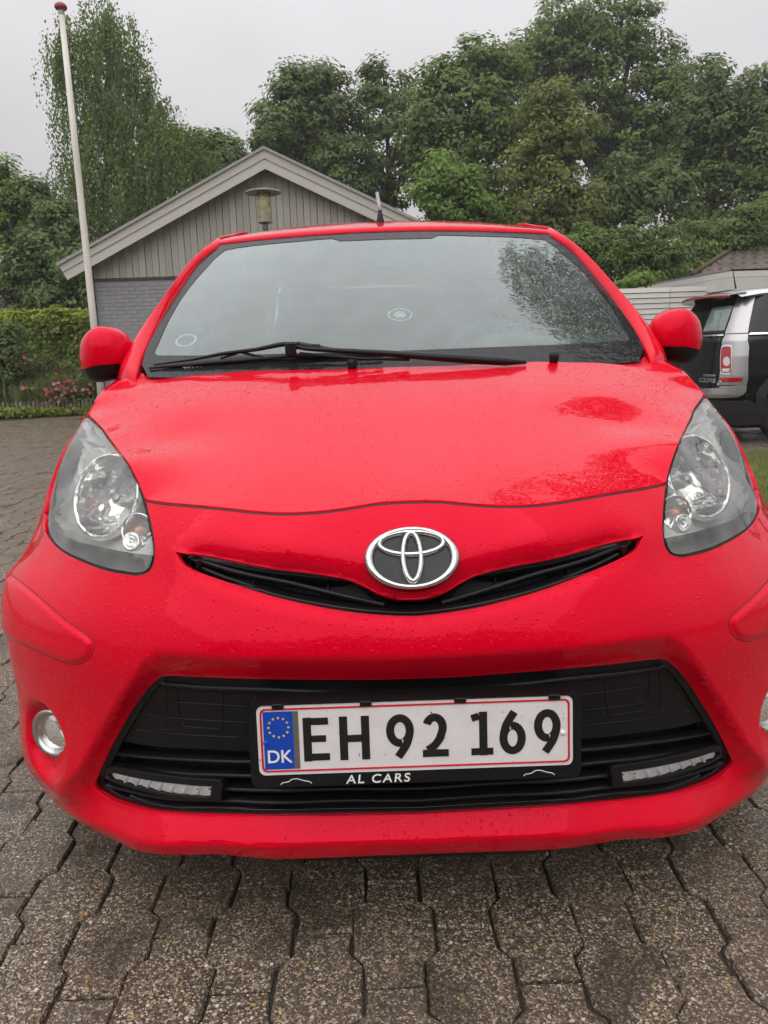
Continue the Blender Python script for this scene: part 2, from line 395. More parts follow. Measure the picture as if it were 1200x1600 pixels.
def px2az(px, off=0., t0=.75, t1=3.2):
    """pixels of the traced photograph -> (a, z) on the body surface, by casting the ray"""
    D = rays(px); out = []
    T = np.linspace(t0, t1, 260)
    for d in D:
        P = CAMP+T[:, None]*d; q = np.c_[np.arctan2(P[:, 0], Y0-P[:, 1])*KA, P[:, 2]]; g = np.hypot(P[:, 0], Y0-P[:, 1])-Rf(q)+off
        k = np.where((g[:-1] > 0) & (g[1:] <= 0))[0]
        t = T[k[0]]+(T[k[0]+1]-T[k[0]])*g[k[0]]/(g[k[0]]-g[k[0]+1]) if len(k) else T[np.argmin(np.abs(g))]
        p = CAMP+t*d; out.append((np.arctan2(p[0], Y0-p[1])*KA, p[2]))
    return np.array(out)
def az_at_Y(Y, z, side=-1):
    a = np.linspace(0, 2.0, 400)*side; P = base_surf(np.c_[a, np.full(400, z)]); k = np.argmin(np.abs(P[:, 1]-Y)); return np.array((a[k], z))
def sp_px(px, n=4, closed=False, off=0.): return px2az(spline(px, n, closed), off)
def sym(half):
    """left half outline running from the centre line to the centre line -> closed symmetric loop"""
    h = np.array(half); h[0, 0] = 0; h[-1, 0] = 0; return np.vstack([h, (h*[-1, 1])[-2:0:-1]])
# ---- traced outlines (photo pixels, left half)
HL_IN = [(137, 650), (157, 667), (180, 697), (200, 723), (217, 757), (227, 787), (235, 820), (240, 853), (239, 877), (231, 893)]
HL_BOT = [(215, 897), (200, 896), (167, 890), (133, 878), (100, 862), (80, 845)]
HL_OUT = [(71, 822), (72, 793), (79, 760), (89, 723), (102, 693), (119, 666), (130, 652)]
HOODLINE = [(648, 781), (593, 784), (543, 792), (493, 798), (443, 800), (393, 797), (327, 790), (260, 784), (226, 779)]
UG_TOP = [(643, 939), (620, 938), (593, 930), (570, 918), (543, 907), (493, 898), (427, 890), (360, 877), (310, 865), (286, 859)]
UG_BOT = [(290, 873), (300, 885), (327, 898), (377, 915), (443, 935), (510, 950), (560, 958), (610, 962), (648, 963)]
LG = [(648, 1061), (560, 1063), (380, 1061), (300, 1058), (263, 1057), (247, 1063), (230, 1080), (213, 1103), (197, 1130), (180, 1160), (167, 1187), (155, 1213), (150, 1229), (160, 1243), (187, 1257), (233, 1268), (283, 1273), (333, 1275), (400, 1276), (520, 1275), (648, 1273)]
CREASE = [(648, 1020), (420, 1022), (300, 1018), (243, 1014), (222, 1030), (190, 1082), (155, 1142), (120, 1203), (90, 1258), (130, 1283), (205, 1315), (330, 1322), (480, 1322), (648, 1320)]
TRIM = [(5, 893), (15, 896), (33, 910), (67, 938), (100, 967), (133, 990), (146, 1003), (145, 1018), (137, 1030), (120, 1037), (100, 1034), (67, 1020), (33, 1005), (8, 992)]
hoodline = sp_px(HOODLINE, 4)
hoodline_b = sp_px([(x, y+6) for x, y in HOODLINE], 4)
ug = sym(np.vstack([sp_px(UG_TOP, 4, off=.012), sp_px(UG_BOT, 4, off=.008)]))*[1.022, 1]
lg = sym(sp_px(LG, 4, off=.034))*[1.008, 1]
crease = sym(px2az(CREASE))
UGT = np.array(sym(np.vstack([spline(px2az(UG_TOP), 4), px2az([UG_TOP[-1]])])))
trim_az = px2az(TRIM)
az_end = az_at_Y(.40, .60); az_end2 = az_at_Y(.395, .50)
trim_l = spline(np.vstack([trim_az[1:13], [az_end2], [az_end]]), 3, True)
fogc = px2az([(66, 1149)])[0]
FOGR = .040
def smooth01(x): x = np.clip(x, 0, 1); return x*x*(3-2*x)
def fascia(Q):
    Q = np.asarray(Q, float); r = Rf(Q); u = Q[:, 0]/KA
    ins = inside(Q, crease); d = np.zeros(len(Q))
    near = ins
    if near.any():
        q = Q[near]; d0 = polydist(q, lg, True); d1 = polydist(q, crease, True); s = np.clip(d0/(d0+d1+1e-9), 0, 1)
        s = np.where(inside(q, lg), 0, s); e = 1-s
        d[near] += .040*np.where(e < .22, e*e/.44, e-.11)
    zt = Q[:, 1]; m_ = (zt > .58) & (np.abs(Q[:, 0]) < .55)
    if m_.any():
        q = Q[m_]; k = polydist(q, ug, True); top = q[:, 1] > np.interp(np.abs(q[:, 0]), UGX, UGZ)
        d[m_] += smooth01((np.abs(ug[:, 0]).max()+.012-np.abs(q[:, 0]))/.09)*np.where(top, .020*np.clip(1-k/.045, 0, 1)**2, .006*np.clip(1-k/.02, 0, 1)**2)
    m_ = (np.abs(np.abs(Q[:, 0])-abs(fogc[0])) < .12) & (np.abs(Q[:, 1]-fogc[1]) < .12)
    if m_.any():
        q = np.abs(Q[m_, 0])-abs(fogc[0]); k = np.hypot(q, (Q[m_, 1]-fogc[1])*.85+.012)
        d[m_] += .022*smooth01((.072-k)/.03)
    r = r-d
    return np.c_[r*np.sin(u), Y0-r*np.cos(u), Q[:, 1]]
_m = px2az([(643, 950), (543, 928), (427, 910), (300, 873), (286, 862)]); UGX = np.abs(_m[:, 0]); UGZ = _m[:, 1]
UGX[0] = 0; UGX = np.r_[UGX, .8]; UGZ = np.r_[UGZ, UGZ[-1]+.01]
def circ(c, r, n=28, e=1.): return np.array([(c[0]+r*math.cos(2*math.pi*k/n), c[1]+e*r*math.sin(2*math.pi*k/n)) for k in range(n)])
# wheel arch
AW = (.70, .275, .325)
def arch_pt(deg, side=-1): return az_at_Y(AW[0]-AW[2]*math.cos(rad(deg)), AW[1]+AW[2]*math.sin(rad(deg)), side)
joint = [px2az([(72, 800)])[0], az_at_Y(.47, .695), az_at_Y(.52, .66)]
def az_of3(P): P = np.atleast_2d(P); return np.c_[np.arctan2(P[:, 0], Y0-P[:, 1])*KA, P[:, 2]]
# bumper
hl_in_b = sp_px([(x+2, y) for x, y in HL_IN[5:]]+[(x, y+3) for x, y in HL_BOT]+[(68, 826), (68, 803)], 3)
half = np.vstack([hoodline_b, hl_in_b, joint[1:], [arch_pt(68), arch_pt(45), arch_pt(22), arch_pt(0)],
                  [az_at_Y(.385, .195)], az_of3([at(52, 1217, .285), at(68, 1240, .255), at(88, 1263, .235)]), az_of3([at(125, 1290, .175), at(205, 1329, .075), at(330, 1335, .028), at(480, 1336.5, .008), at(648, 1334, .0)])])
bumper_loop = sym(half)
_e2 = px2az([(88, 1262)])[0]
BUMPER = panel('front_bumper', [bumper_loop, ug, lg, circ(fogc, FOGR, 28, 1.05), circ(fogc*[-1, 1], FOGR, 28, 1.05)], fascia, RED, CAR, step=.0075, rim=.018, lines=[np.vstack([crease, crease[:1]])], nh=2.5e-3)
# black inner body behind the openings and gaps
inner = sym(np.array([(0, .80), (-.35, .80), (-.52, .86), (-.70, .875), (-.70, .16), (-.5, .16), (0, .17)]))
panel('inner_body', [inner], base_surf, MATTE, CAR, step=.04, off=-.115, rim=0)
# lower valance
val = MB()
vb = [base_surf(np.array([[a, .193]]))[0] for a in np.linspace(-.43, .43, 25)]
for i in range(24):
    p, q = vb[i], vb[i+1]; o = np.array((0, .016, 0)); zl = lambda v: .163+.035*(abs(v[0])/.42)**4
    val.add([p+o, q+o, (q[0]*.985, q[1]+.032, zl(q)), (p[0]*.985, p[1]+.032, zl(p)), (q[0]*.95, q[1]+.4, zl(q)-.01), (p[0]*.95, p[1]+.4, zl(p)-.01)], [(0, 1, 2, 3), (3, 2, 4, 5)])
val.build('lower_valance', BLACK, CAR)
def ribbon(name, line, fn, w, h, m, parent, off=0.):
    """thin raised strip following a 2-D line on a surface: w wide, h high"""
    L = np.asarray(line); P, n = surf_normal(fn, L); t = np.gradient(P, axis=0); sd = np.cross(n, t); sd /= np.linalg.norm(sd, axis=1)[:, None]
    V = []; Fc = []; prof = [(-.5, 0), (-.38, .8), (0, 1), (.38, .8), (.5, 0)]; k = len(prof)
    for i in range(len(P)):
        for a, b in prof: V.append(P[i]+sd[i]*a*w+n[i]*(b*h+off))
    for i in range(len(P)-1):
        for j in range(k-1): Fc.append((i*k+j, i*k+j+1, (i+1)*k+j+1, (i+1)*k+j))
    Fc.append(tuple(range(k))); Fc.append(tuple((len(P)-1)*k+j for j in range(k))[::-1])
    return mesh(name, V, Fc, m, parent, True)
# bumper corner trims
for s in (-1, 1):
    tl = trim_l*[1 if s < 0 else -1, 1]
    def tsurf(Q, tl=tl):
        P, n = surf_normal(fascia, Q); d = polydist(Q, tl, True); return P+n*(.0050*smooth01(d/.009))[:, None]
    panel('corner_trim', [tl], tsurf, RED, CAR, step=.0045, off=.001, rim=.006)
    ribbon('trim_seam', np.vstack([tl, tl[:1]]), fascia, .0034, .0006, MATTE, CAR)
# ---- lower grille insert
def off_surf(o):
    def f(Q):
        P, n = surf_normal(base_surf, Q); return P+n*o
    return f
lgx = lg.copy(); c0 = lgx.mean(0); lgx = c0+(lgx-c0)*[1.03, 1.06]
def az_line(px): return px2az(px)
blank_bottom = sp_px([(168, 1150), (230, 1161), (300, 1168), (400, 1172), (520, 1172), (648, 1170)], 4, off=.052)
bb = np.vstack([lgx[:len(lgx)//2+1]])
blank_half = np.vstack([[(0, lgx[:, 1].max())], [p for p in lgx if p[0] < -1e-4 and p[1] > np.interp(p[0], blank_bottom[:, 0], blank_bottom[:, 1]) and p[1] > .33], blank_bottom])
GR = panel('grille_panel', [sym(blank_half)], off_surf(-.052), BLACK, CAR, step=.02, rim=.03)
for lines in ([(247, 1096), (275, 1099), (353, 1105), (392, 1107)], [(232, 1117), (300, 1126), (392, 1131)], [(215, 1139), (300, 1149), (392, 1153)]):
    for s in (1, -1): ribbon('grille_rib', sp_px(lines, 3, off=.052)*[s, 1], off_surf(-.052), .003, .0016, BLACK, GR)
for lines in ([(262, 1075), (261, 1140)], [(277, 1068), (281, 1112), (290, 1136), (350, 1141), (354, 1075)]):
    for s in (1, -1): ribbon('grille_rib', resample(px2az(lines, .052), .01, False)*[s, 1], off_surf(-.052), .003, .0016, BLACK, GR)
_l = sp_px([(255, 1070), (330, 1078), (480, 1084), (600, 1086)], 5, off=.05); ribbon('grille_ledge', np.vstack([_l, [(0, _l[-1, 1])], (_l*[-1, 1])[::-1]]), off_surf(-.054), .012, .008, BLACK, GR)
for yl, xl in ((1180, 174), (1200, 166), (1222, 162), (1244, 170), (1260, 205)):
    ln = sp_px([(xl, yl-8), (240, yl), (340, yl+7), (480, yl+9), (600, yl+8)], 4, off=.05); ln = np.vstack([ln, [(0, ln[-1, 1])], (ln*[-1, 1])[::-1]])
    ribbon('grille_slat', ln, off_surf(-.068), .010, .022, BLACK, CAR)
# black inner lip round the opening
def lipsurf(Q): return fascia(Q)
lgin = c0+(lg-c0)*[.985, .965]
panel('grille_frame', [c0+(lg-c0)*[1.004, 1.01], lgin], fascia, GLOSSB, CAR, step=.012, off=-.012, rim=.035)
# ---- upper grille
ugl = sym(np.vstack([spline(px2az([(643, 936), (593, 926), (543, 903), (427, 884), (360, 871), (280, 853)]), 4), spline(px2az([(283, 875), (300, 893), (377, 922), (510, 957), (610, 969), (648, 970)]), 4)]))
panel('upper_grille_backing', [ugl], off_surf(-.05), MATTE, CAR, step=.03, rim=0)
for k, (w, h, o_, pts) in enumerate(((.010, .016, -.034, [(294, 869), (330, 880), (400, 898), (480, 915), (560, 934), (600, 942)]), (.008, .018, -.036, [(305, 884), (370, 907), (440, 927), (520, 945), (600, 955), (640, 957)]))):
    ln = spline(px2az(pts), 4)
    for s in (1, -1): ribbon('upper_grille_slat', ln*[s, 1], off_surf(o_), w, h, BLACK, CAR)
for x, y0, y1 in ((507, 902, 952), (385, 884, 918)):
    for s in (1, -1): ribbon('grille_rib', resample(px2az([(x, y0), (x, y1)]), .01, False)*[s, 1], off_surf(-.048), .004, .01, BLACK, CAR)
ugi = ug.mean(0)+(ug-ug.mean(0))*[.992, .93]
panel('upper_grille_frame', [ug.mean(0)+(ug-ug.mean(0))*[1.003, 1.02], ugi], fascia, GLOSSB, CAR, step=.012, off=-.008, rim=.03)
# ---- daytime running lights
DRLO = [(172, 1203), (182, 1202), (233, 1212), (283, 1218), (336, 1223), (334, 1242), (283, 1237), (233, 1228), (181, 1216), (173, 1211)]
dro = px2az(DRLO, .042); DH = px2az([(166, 1196), (182, 1195), (240, 1206), (300, 1213), (345, 1217), (349, 1222), (347, 1248), (340, 1251), (283, 1246), (233, 1237), (180, 1223), (166, 1216)], .036)
LEDM = mat('led_reflector', (.95, .95, .94), .3, .0)
CLEAR = glassmat('clear_lens', (.985, .985, .985), 1.0)
_dl = dro[:, 0]; _dt = np.polyfit(dro[:, 0], dro[:, 1], 2)
def drl_back(Q):
    P, n = surf_normal(base_surf, Q); zc = np.polyval(_dt, -np.abs(Q[:, 0])); return P-n*(.047+.6*(Q[:, 1]-zc)+.0012*np.cos(Q[:, 0]*2*math.pi/.022))[:, None]
for s in (1, -1):
    hs = panel('running_light', [DH*[s, 1], dro*[s, 1]], off_surf(-.036), BLACK, CAR, step=.012, rim=.03)
    panel('light_reflector', [dro*[s, 1]], drl_back, LEDM, hs, step=.004, rim=0)
    A, B = dro[1]*[s, 1], dro[4]*[s, 1]; C_, D_ = dro[8]*[s, 1], dro[5]*[s, 1]
    for k in range(1, 8):
        t = k/8; ribbon('light_cell', np.array([A+(B-A)*t, C_+(D_-C_)*t]), drl_back, .005, .003, LEDM, hs)
    panel('light_lens', [dro*[s, 1]], off_surf(-.039), CLEAR, hs, step=.02, rim=0)
# ---- fog lamps
for s in (1, -1):
    c = fogc*[s, 1]; P, n = surf_normal(base_surf, c[None]); P = P[0]; n = n[0]; ax = np.array((n[0]*.6, -1, .05)); ax /= np.linalg.norm(ax); ex, ey, ez = frame_from(ax)
    P = P-n*.026; mt = mtx_of(P, ex, ey, ez)
    fl = MB().lathe([(.038, .000), (.045, .004), (.047, .009), (.045, .013), (.038, .012), (.034, .004), (.0335, -.01)], 36, mt).build('fog_lamp', SATIN, CAR, True)
    MB().lathe([(.001, -.03), (.012, -.029), (.024, -.022), (.032, -.011), (.034, -.004)], 30, mt).build('lamp_reflector', mat('lamp_chrome', (.7, .7, .68), .12, 1.0), fl, True)
    MB().lathe([(.001, .006), (.012, .0055), (.024, .004), (.034, .0)], 30, mt).build('lamp_lens', LENS, fl, True)
    MB().lathe([(.052, -.01), (.054, -.02), (.001, -.045)], 20, mt).build('lamp_housing', MATTE, fl, True)
# ---- headlamps
lens_l = sp_px([(138, 654), (156, 670), (178, 699), (198, 725), (214, 758), (224, 788), (232, 821), (237, 853), (236, 876), (228, 891), (213, 894), (200, 893), (167, 887), (133, 875), (100, 859), (83, 843), (75, 822), (76, 794), (83, 761), (93, 725), (106, 695), (122, 669), (131, 655)], 3, True)
REFL = mat('lamp_reflector', (.82, .83, .82), .1, 1.0, build=lambda t, b: t.links.new(bump(t, noise(t, coords(t), 34, 1).outputs['Fac'], .42, .02), b.inputs['Normal']))
GREYH = mat('lamp_housing_grey', (.72, .72, .70), .35, .35)
AMBER = mat('amber_bulb', (.85, .28, .08), .2, 0, .5, .5)
def headlamp(s):
    ll = lens_l*[s, 1]; lc = ll.mean(0)
    def lsurf(Q):
        P, n = surf_normal(base_surf, Q); d = polydist(Q, ll, True); return P+n*(.010*smooth01(d/.05)-.001)[:, None]
    hp = panel('headlamp', [ll], lsurf, LENS, CAR, step=.012, rim=0)
    def offs(l, d):
        e = np.roll(l, -1, 0)-np.roll(l, 1, 0); o = np.c_[e[:, 1], -e[:, 0]]; o /= np.linalg.norm(o, axis=1)[:, None]; ar = np.sum(l[:, 0]*np.roll(l[:, 1], -1)-np.roll(l[:, 0], -1)*l[:, 1]); return l+o*d*(1 if ar > 0 else -1)
    panel('lamp_seal', [offs(ll, .0065), offs(ll, -.001)], base_surf, RUBBER, hp, step=.012, off=-.005, rim=.03)
    def back(Q):
        P, n = surf_normal(base_surf, Q); d = polydist(Q, ll, True); return P-n*(.004+.075*smooth01(d/.024))[:, None]+np.array((0, .01, 0))
    panel('lamp_housing', [ll], back, GREYH, hp, step=.014, rim=0)
    # main reflector bowl
    cz = px2az([(151, 764)])[0]*[s, 1]; P, n = surf_normal(base_surf, cz[None]); P = P[0]; n = n[0]
    ax = np.array((-.42*(1 if s > 0 else -1), -.80, .36)); ax /= np.linalg.norm(ax); ex, ey, ez = frame_from(ax); mt = mtx_of(P-n*.024, ex, ey, ez)
    R_ = .079
    MB().lathe([(R_*1.12, -.004), (R_*1.08, .003), (R_*1.0, .004), (R_*.97, -.004), (R_*.86, -.022), (R_*.66, -.042), (R_*.4, -.058), (R_*.16, -.064), (.0005, -.064)], 40, mt).build('reflector_bowl', REFL, hp, True)
    bl = MB().lathe([(.013, -.064), (.014, -.04), (.012, -.036), (.0115, -.028), (.009, -.024), (.0005, -.0225)], 20, mt).build('bulb_shield', mat('lamp_metal', (.3, .3, .3), .2, 1.0), hp, True)
    # indicator
    cz = px2az([(205, 822)])[0]*[s, 1]; P, n = surf_normal(base_surf, cz[None]); P = P[0]; n = n[0]; mt = mtx_of(P-n*.017, *frame_from(np.array((n[0]*.5, -1, .25))))
    MB().lathe([(.031, .002), (.029, .003), (.027, -.006), (.018, -.024), (.0005, -.03)], 26, mt).build('indicator_bowl', REFL, hp, True)
    MB().lathe([(.0005, .004), (.006, .002), (.0075, -.006), (.0075, -.026)], 16, mt).build('indicator_bulb', AMBER, hp, True)
    cz = px2az([(197, 842)])[0]*[s, 1]; P, n = surf_normal(base_surf, cz[None]); mt = mtx_of(P[0]-n[0]*.012, *frame_from(np.array((n[0][0]*.5, -1, .3))))
    MB().lathe([(.017, -.012), (.017, .0), (.014, .003), (.0115, -.001), (.009, .002), (.006, -.001), (.0005, .001)], 24, mt).build('position_lamp', REFL, hp, True)
    # black lower panel, its tone standing in for the ground mirrored there
    low = px2az([(76, 815), (88, 832), (120, 846), (165, 856), (238, 868), (236, 876), (228, 891), (200, 893), (167, 887), (133, 875), (100, 859), (83, 843)])*[s, 1]
    panel('lamp_dark_panel', [low], off_surf(-.004), GLOSSB, hp, step=.014, rim=.02)
for s in (1, -1): headlamp(s)
# ---- bonnet
HSHUT = [(140, 648), (143, 640), (154, 622), (166, 610), (186, 598), (209, 581)]
def on_base(az): return base_surf(np.atleast_2d(az))
b3 = []
hl3 = np.vstack([on_base(hoodline)[:-1], on_base(sp_px([(140, 648)]+[(x+1.5, y-1) for x, y in HL_IN[1:5]]+[(227, 778)], 5))[::-1]])
shutY = np.interp(np.arange(6), [0, 5], [.645, .86]); sh3 = np.array([at(x, y, Y) for (x, y), Y in zip(HSHUT, [.645, .66, .70, .74, .80, .86])])
cowl = [(228, 584, .85), (300, 581, .80), (400, 577.5, .765), (500, 574.5, .75), (616, 570.5, .745)]
cw3 = np.array([at(*c) for c in cowl])
edge = np.vstack([hl3[::2], sh3[1:], cw3])
inter = []
for X in (0, .15, .3, .45, .56):
    k = np.argsort(cw3[:, 0]); yc = np.interp(-X, cw3[k, 0], cw3[k, 1]); zc = np.interp(-X, cw3[k, 0], cw3[k, 2])
    inter += [(X, yc-.04, zc-.0130), (X, yc-.12, zc-.0375), (X, yc-.24, zc-.0755)]
    if X < .5: inter.append((X, yc-.36, zc-.117-.01*(X/.45)**2))
inter = np.array(inter)
hc = np.vstack([edge*[1, 1, 1], edge*[-1, 1, 1], inter, inter*[-1, 1, 1]]); _, ix = np.unique(np.round(hc, 3), axis=0, return_index=True); hc = hc[ix]
HT = TPS(hc[:, :2], hc[:, 2], 1.5e-5)
def hood(Q): Q = np.asarray(Q, float); return np.c_[Q, HT(Q)]
hhalf = np.vstack([hl3[:, :2], sh3[1:, :2], cw3[:, :2]]); hhalf[0, 0] = 0; hhalf[-1, 0] = 0
panel('bonnet', [sym(hhalf)], hood, RED, CAR, step=.014, rim=.016)
ribbon('bonnet_seal', np.vstack([spline(px2az([(x, y+3) for x, y in HOODLINE]), 3), (spline(px2az([(x, y+3) for x, y in HOODLINE]), 3)*[-1, 1])[::-1][1:]])[np.argsort(np.r_[spline(px2az(HOODLINE), 3)[:, 0], -spline(px2az(HOODLINE), 3)[::-1][1:, 0]])], base_surf, .012, .006, RUBBER, CAR, -.008)
panel('bonnet_liner', [sym(hhalf*[.985, 1]+[0, .004])], hood, MATTE, CAR, step=.06, off=-.03, rim=0)
# ---- front wings
sh_b = sh3+np.array((-.004, 0, -.001)); 
def az_of(P): P = np.atleast_2d(P); return np.c_[np.arctan2(P[:, 0], Y0-P[:, 1])*KA, P[:, 2]]
wing = np.vstack([px2az([(68, 800)]), sp_px([(x-3, y-1) for x, y in HL_OUT[1:]], 3), az_of(sh_b)+[-.002, .001], [az_at_Y(1.0, 1.0), az_at_Y(1.12, 1.0), az_at_Y(1.12, .8), az_at_Y(1.12, .5), az_at_Y(1.12, .17)],
                  [arch_pt(d) for d in (190, 175, 160, 140, 120, 100, 80, 69)], [joint[2], joint[1]]])
WG = panel('front_wing', [wing], base_surf, RED, CAR, step=.014, rim=.012, mirror=True)
# ---- windscreen
def wsk(Z): return .21+(Z-.96)/.4*.10
def ws(Q): Q = np.asarray(Q, float); X, Z = Q[:, 0], Q[:, 1]; return np.c_[X, .72+1.70*(Z-.96)+wsk(Z)*X*X, Z]
def px2ws(px):
    out = []
    for d in rays(px):
        t = np.linspace(1.4, 3.4, 400); P = CAMP+t[:, None]*d; g = P[:, 1]-(.72+1.70*(P[:, 2]-.96)+wsk(P[:, 2])*P[:, 0]**2); k = np.where((g[:-1] < 0) & (g[1:] >= 0))[0]
        k = k[0] if len(k) else np.argmin(np.abs(g)); k = min(k, 398); w = g[k]/(g[k]-g[k+1]) if g[k] != g[k+1] else 0; p = P[k]+(P[k+1]-P[k])*w; out.append((p[0], p[2]))
    return np.array(out)
HDR = [(602, 362), (532, 365), (462, 370), (396, 376), (345, 382)]; PIN = [(315, 407), (287, 445), (256, 494), (233, 536), (222, 570)]
BOTG = [(232, 590), (330, 592), (450, 588), (560, 585), (616, 583)]
gout = np.vstack([spline(px2ws(HDR), 3), spline(px2ws(PIN), 3), px2ws(BOTG)]); gl_loop = sym(gout)
WSC = panel('windscreen', [gl_loop], ws, GLASS, CAR, step=.03, off=.0, rim=0)
FR_IN = np.vstack([spline(px2ws([(602, 374), (532, 377), (520, 373), (462, 378), (396, 384), (352, 391)]), 2), spline(px2ws([(337, 403), (297, 448), (267, 495), (249, 534), (242, 551), (247, 556)]), 3), px2ws([(330, 556), (450, 553), (616, 549)])])
panel('windscreen_border', [c_ for c_ in (gl_loop, sym(FR_IN))], ws, mat('ceramic_border', (.012, .0125, .014), .14, 0, .3, build=lambda t, b: t.links.new(wet_normal(t, 70, 150, .5, .4, .2), b.inputs['Normal'])), CAR, step=.03, off=.0012, rim=0)
# ---- A pillars and roof
pin3 = ws(px2ws([(345, 382)]+PIN[:4]+[(219, 566), (212, 588)]))
pout = [at(x, y, Y) for (x, y), Y in zip([(337, 376), (305, 403), (280, 431), (252, 470), (221, 512), (203, 541), (188, 570)], [1.53, 1.40, 1.28, 1.14, 1.04, .98, .93])]
pin3[:, 1] -= .004
pin3 = np.vstack([[(-.53, 3.1, 1.368), (-.550, 2.6, 1.404), (-.556, 2.1, 1.425), (-.552, 1.80, 1.413), (-.548, 1.66, 1.400), (-.540, 1.57, 1.385)], pin3, [at(214, 606, .80)]])
pout = [np.array(p) for p in ((-.563, 3.1, 1.352), (-.582, 2.6, 1.392), (-.586, 2.1, 1.424), at(388, 363.5, 1.80), at(366, 367, 1.68), at(349, 371, 1.60))]+pout+[at(182, 600, .90)]
pI = spline(pin3, 5); pO = spline(pout, 5)
V = []; Fc = []; ncol = 7
for i in range(len(pI)):
    a, b = pI[i], pO[i]; mid = (a+b)/2+np.array((-.008, -.010, .005)); c = b+np.array((-.004, .03, -.012)); d = b+np.array((.012, .075, -.03)); e_ = a+np.array((.004, .02, -.02))
    prof = spline([e_, a, mid, b, c, d], 3); ncol = len(prof); V += list(prof)
for i in range(len(pI)-1):
    for j in range(ncol-1): Fc.append((i*ncol+j, i*ncol+j+1, (i+1)*ncol+j+1, (i+1)*ncol+j))
V = np.array(V)
mesh('windscreen_pillar', V, Fc, RED, CAR, True); mesh('windscreen_pillar', V*[-1, 1, 1], [f[::-1] for f in Fc], RED, CAR, True)
# roof : stations along the car
hd = ws(gout[:1+12]); xs = np.linspace(0, 1, 15)
def roof_row(Y, zc, xw, zs): return [(xw*x, Y, zc-(zc-zs)*abs(x)**2.4) for x in np.linspace(-1, 1, 29)]
hx = np.r_[hd[::-1], (hd*[-1, 1, 1])[1:]]; hx = hx[np.argsort(hx[:, 0])]
row0 = [(x, np.interp(x, hx[:, 0], hx[:, 1])-.003, np.interp(x, hx[:, 0], hx[:, 2])+.004) for x in np.linspace(-1, 1, 29)*.531]
row00 = [(x, y+.01, z-.02) for x, y, z in row0]
RRW = [row00, row0]+[roof_row(*r) for r in ((1.52, 1.408, .545, 1.378), (1.60, 1.432, .550, 1.396), (1.70, 1.451, .553, 1.409), (1.85, 1.467, .555, 1.420), (2.2, 1.478, .560, 1.430), (2.7, 1.462, .555, 1.405), (3.1, 1.415, .53, 1.365), (3.3, 1.37, .50, 1.32))]
V = np.array([p for r in RRW for p in r]); n_ = 29
mesh('roof', V, [(i*n_+j, i*n_+j+1, (i+1)*n_+j+1, (i+1)*n_+j) for i in range(len(RRW)-1) for j in range(n_-1)], RED, CAR, True)
# ---- body sides, side windows, rear
def side(Q):
    Q = np.asarray(Q, float); Y, z = Q[:, 0], Q[:, 1]; zz = [.15, .24, .44, .6, .7, .8, .88, .95, 1.0]; w = np.interp(z, zz, [.74, .785, .811, .815, .81, .798, .78, .76, .735])
    return np.c_[w-.10*np.clip((Y-2.6)/.85, 0, 1)**2, Y, z]
ra = [(3.04-.325*math.cos(rad(d)), .275+.325*math.sin(rad(d))) for d in range(190, -21, -15)]
panel('door', [[(1.125, .20), (1.125, 1.0), (2.25, 1.0), (2.25, .20)]], side, RED, CAR, step=.05, rim=.012, mirror=True)
panel('rear_quarter', [[(2.256, .20), (2.256, 1.0), (3.42, 1.0), (3.42, .3)]+ra], side, RED, CAR, step=.05, rim=.012, mirror=True)
panel('sill', [[(1.06, .13), (1.06, .195), (2.7, .195), (2.7, .13)]], side, RED, CAR, step=.05, rim=.03, mirror=True)
def sg(Q): Q = np.asarray(Q, float); Y, z = Q[:, 0], Q[:, 1]; return np.c_[.735-(z-1.0)*.42-.08*np.clip((Y-2.6)/.8, 0, 1)**2, Y, z]
panel('side_window', [[(1.10, 1.0), (1.58, 1.36), (2.05, 1.385), (2.05, 1.0)]], sg, SIDEGLASS, CAR, step=.06, rim=0, mirror=True)
panel('side_window', [[(2.14, 1.0), (2.14, 1.385), (2.95, 1.355), (3.2, 1.0)]], sg, SIDEGLASS, CAR, step=.06, rim=0, mirror=True)
panel('door_pillar', [[(2.05, 1.0), (2.05, 1.39), (2.14, 1.39), (2.14, 1.0)]], sg, GLOSSB, CAR, step=.06, rim=.01, mirror=True)
panel('window_frame', [[(.98, 1.0), (1.50, 1.36), (1.72, 1.415), (2.2, 1.43), (2.8, 1.41), (3.1, 1.36), (3.4, 1.0), (3.2, 1.0), (2.95, 1.355), (2.05, 1.385), (1.58, 1.36), (1.10, 1.0)]], sg, RED, CAR, step=.06, rim=.012, mirror=True)
rear = MB(); st = [(.14, .62, 3.30), (.3, .70, 3.40), (.6, .72, 3.43), (.9, .70, 3.43), (1.0, .66, 3.41), (1.2, .58, 3.36), (1.36, .50, 3.29)]
for (z0, w0, y0), (z1, w1, y1) in zip(st[:-1], st[1:]):
    rear.add([(w0*x, y0-.12*abs(x)**3, z0) for x in np.linspace(-1, 1, 13)]+[(w1*x, y1-.12*abs(x)**3, z1) for x in np.linspace(-1, 1, 13)], [(j+1, j, 13+j, 14+j) for j in range(12)])
rear.build('tailgate', RED, CAR, True)
MB().box((-.66, .35, .14), (.66, 3.25, .20)).build('underbody', MATTE, CAR)
MB().box((-.60, .78, .25), (.60, .84, .93)).build('bulkhead', MATTE, CAR)
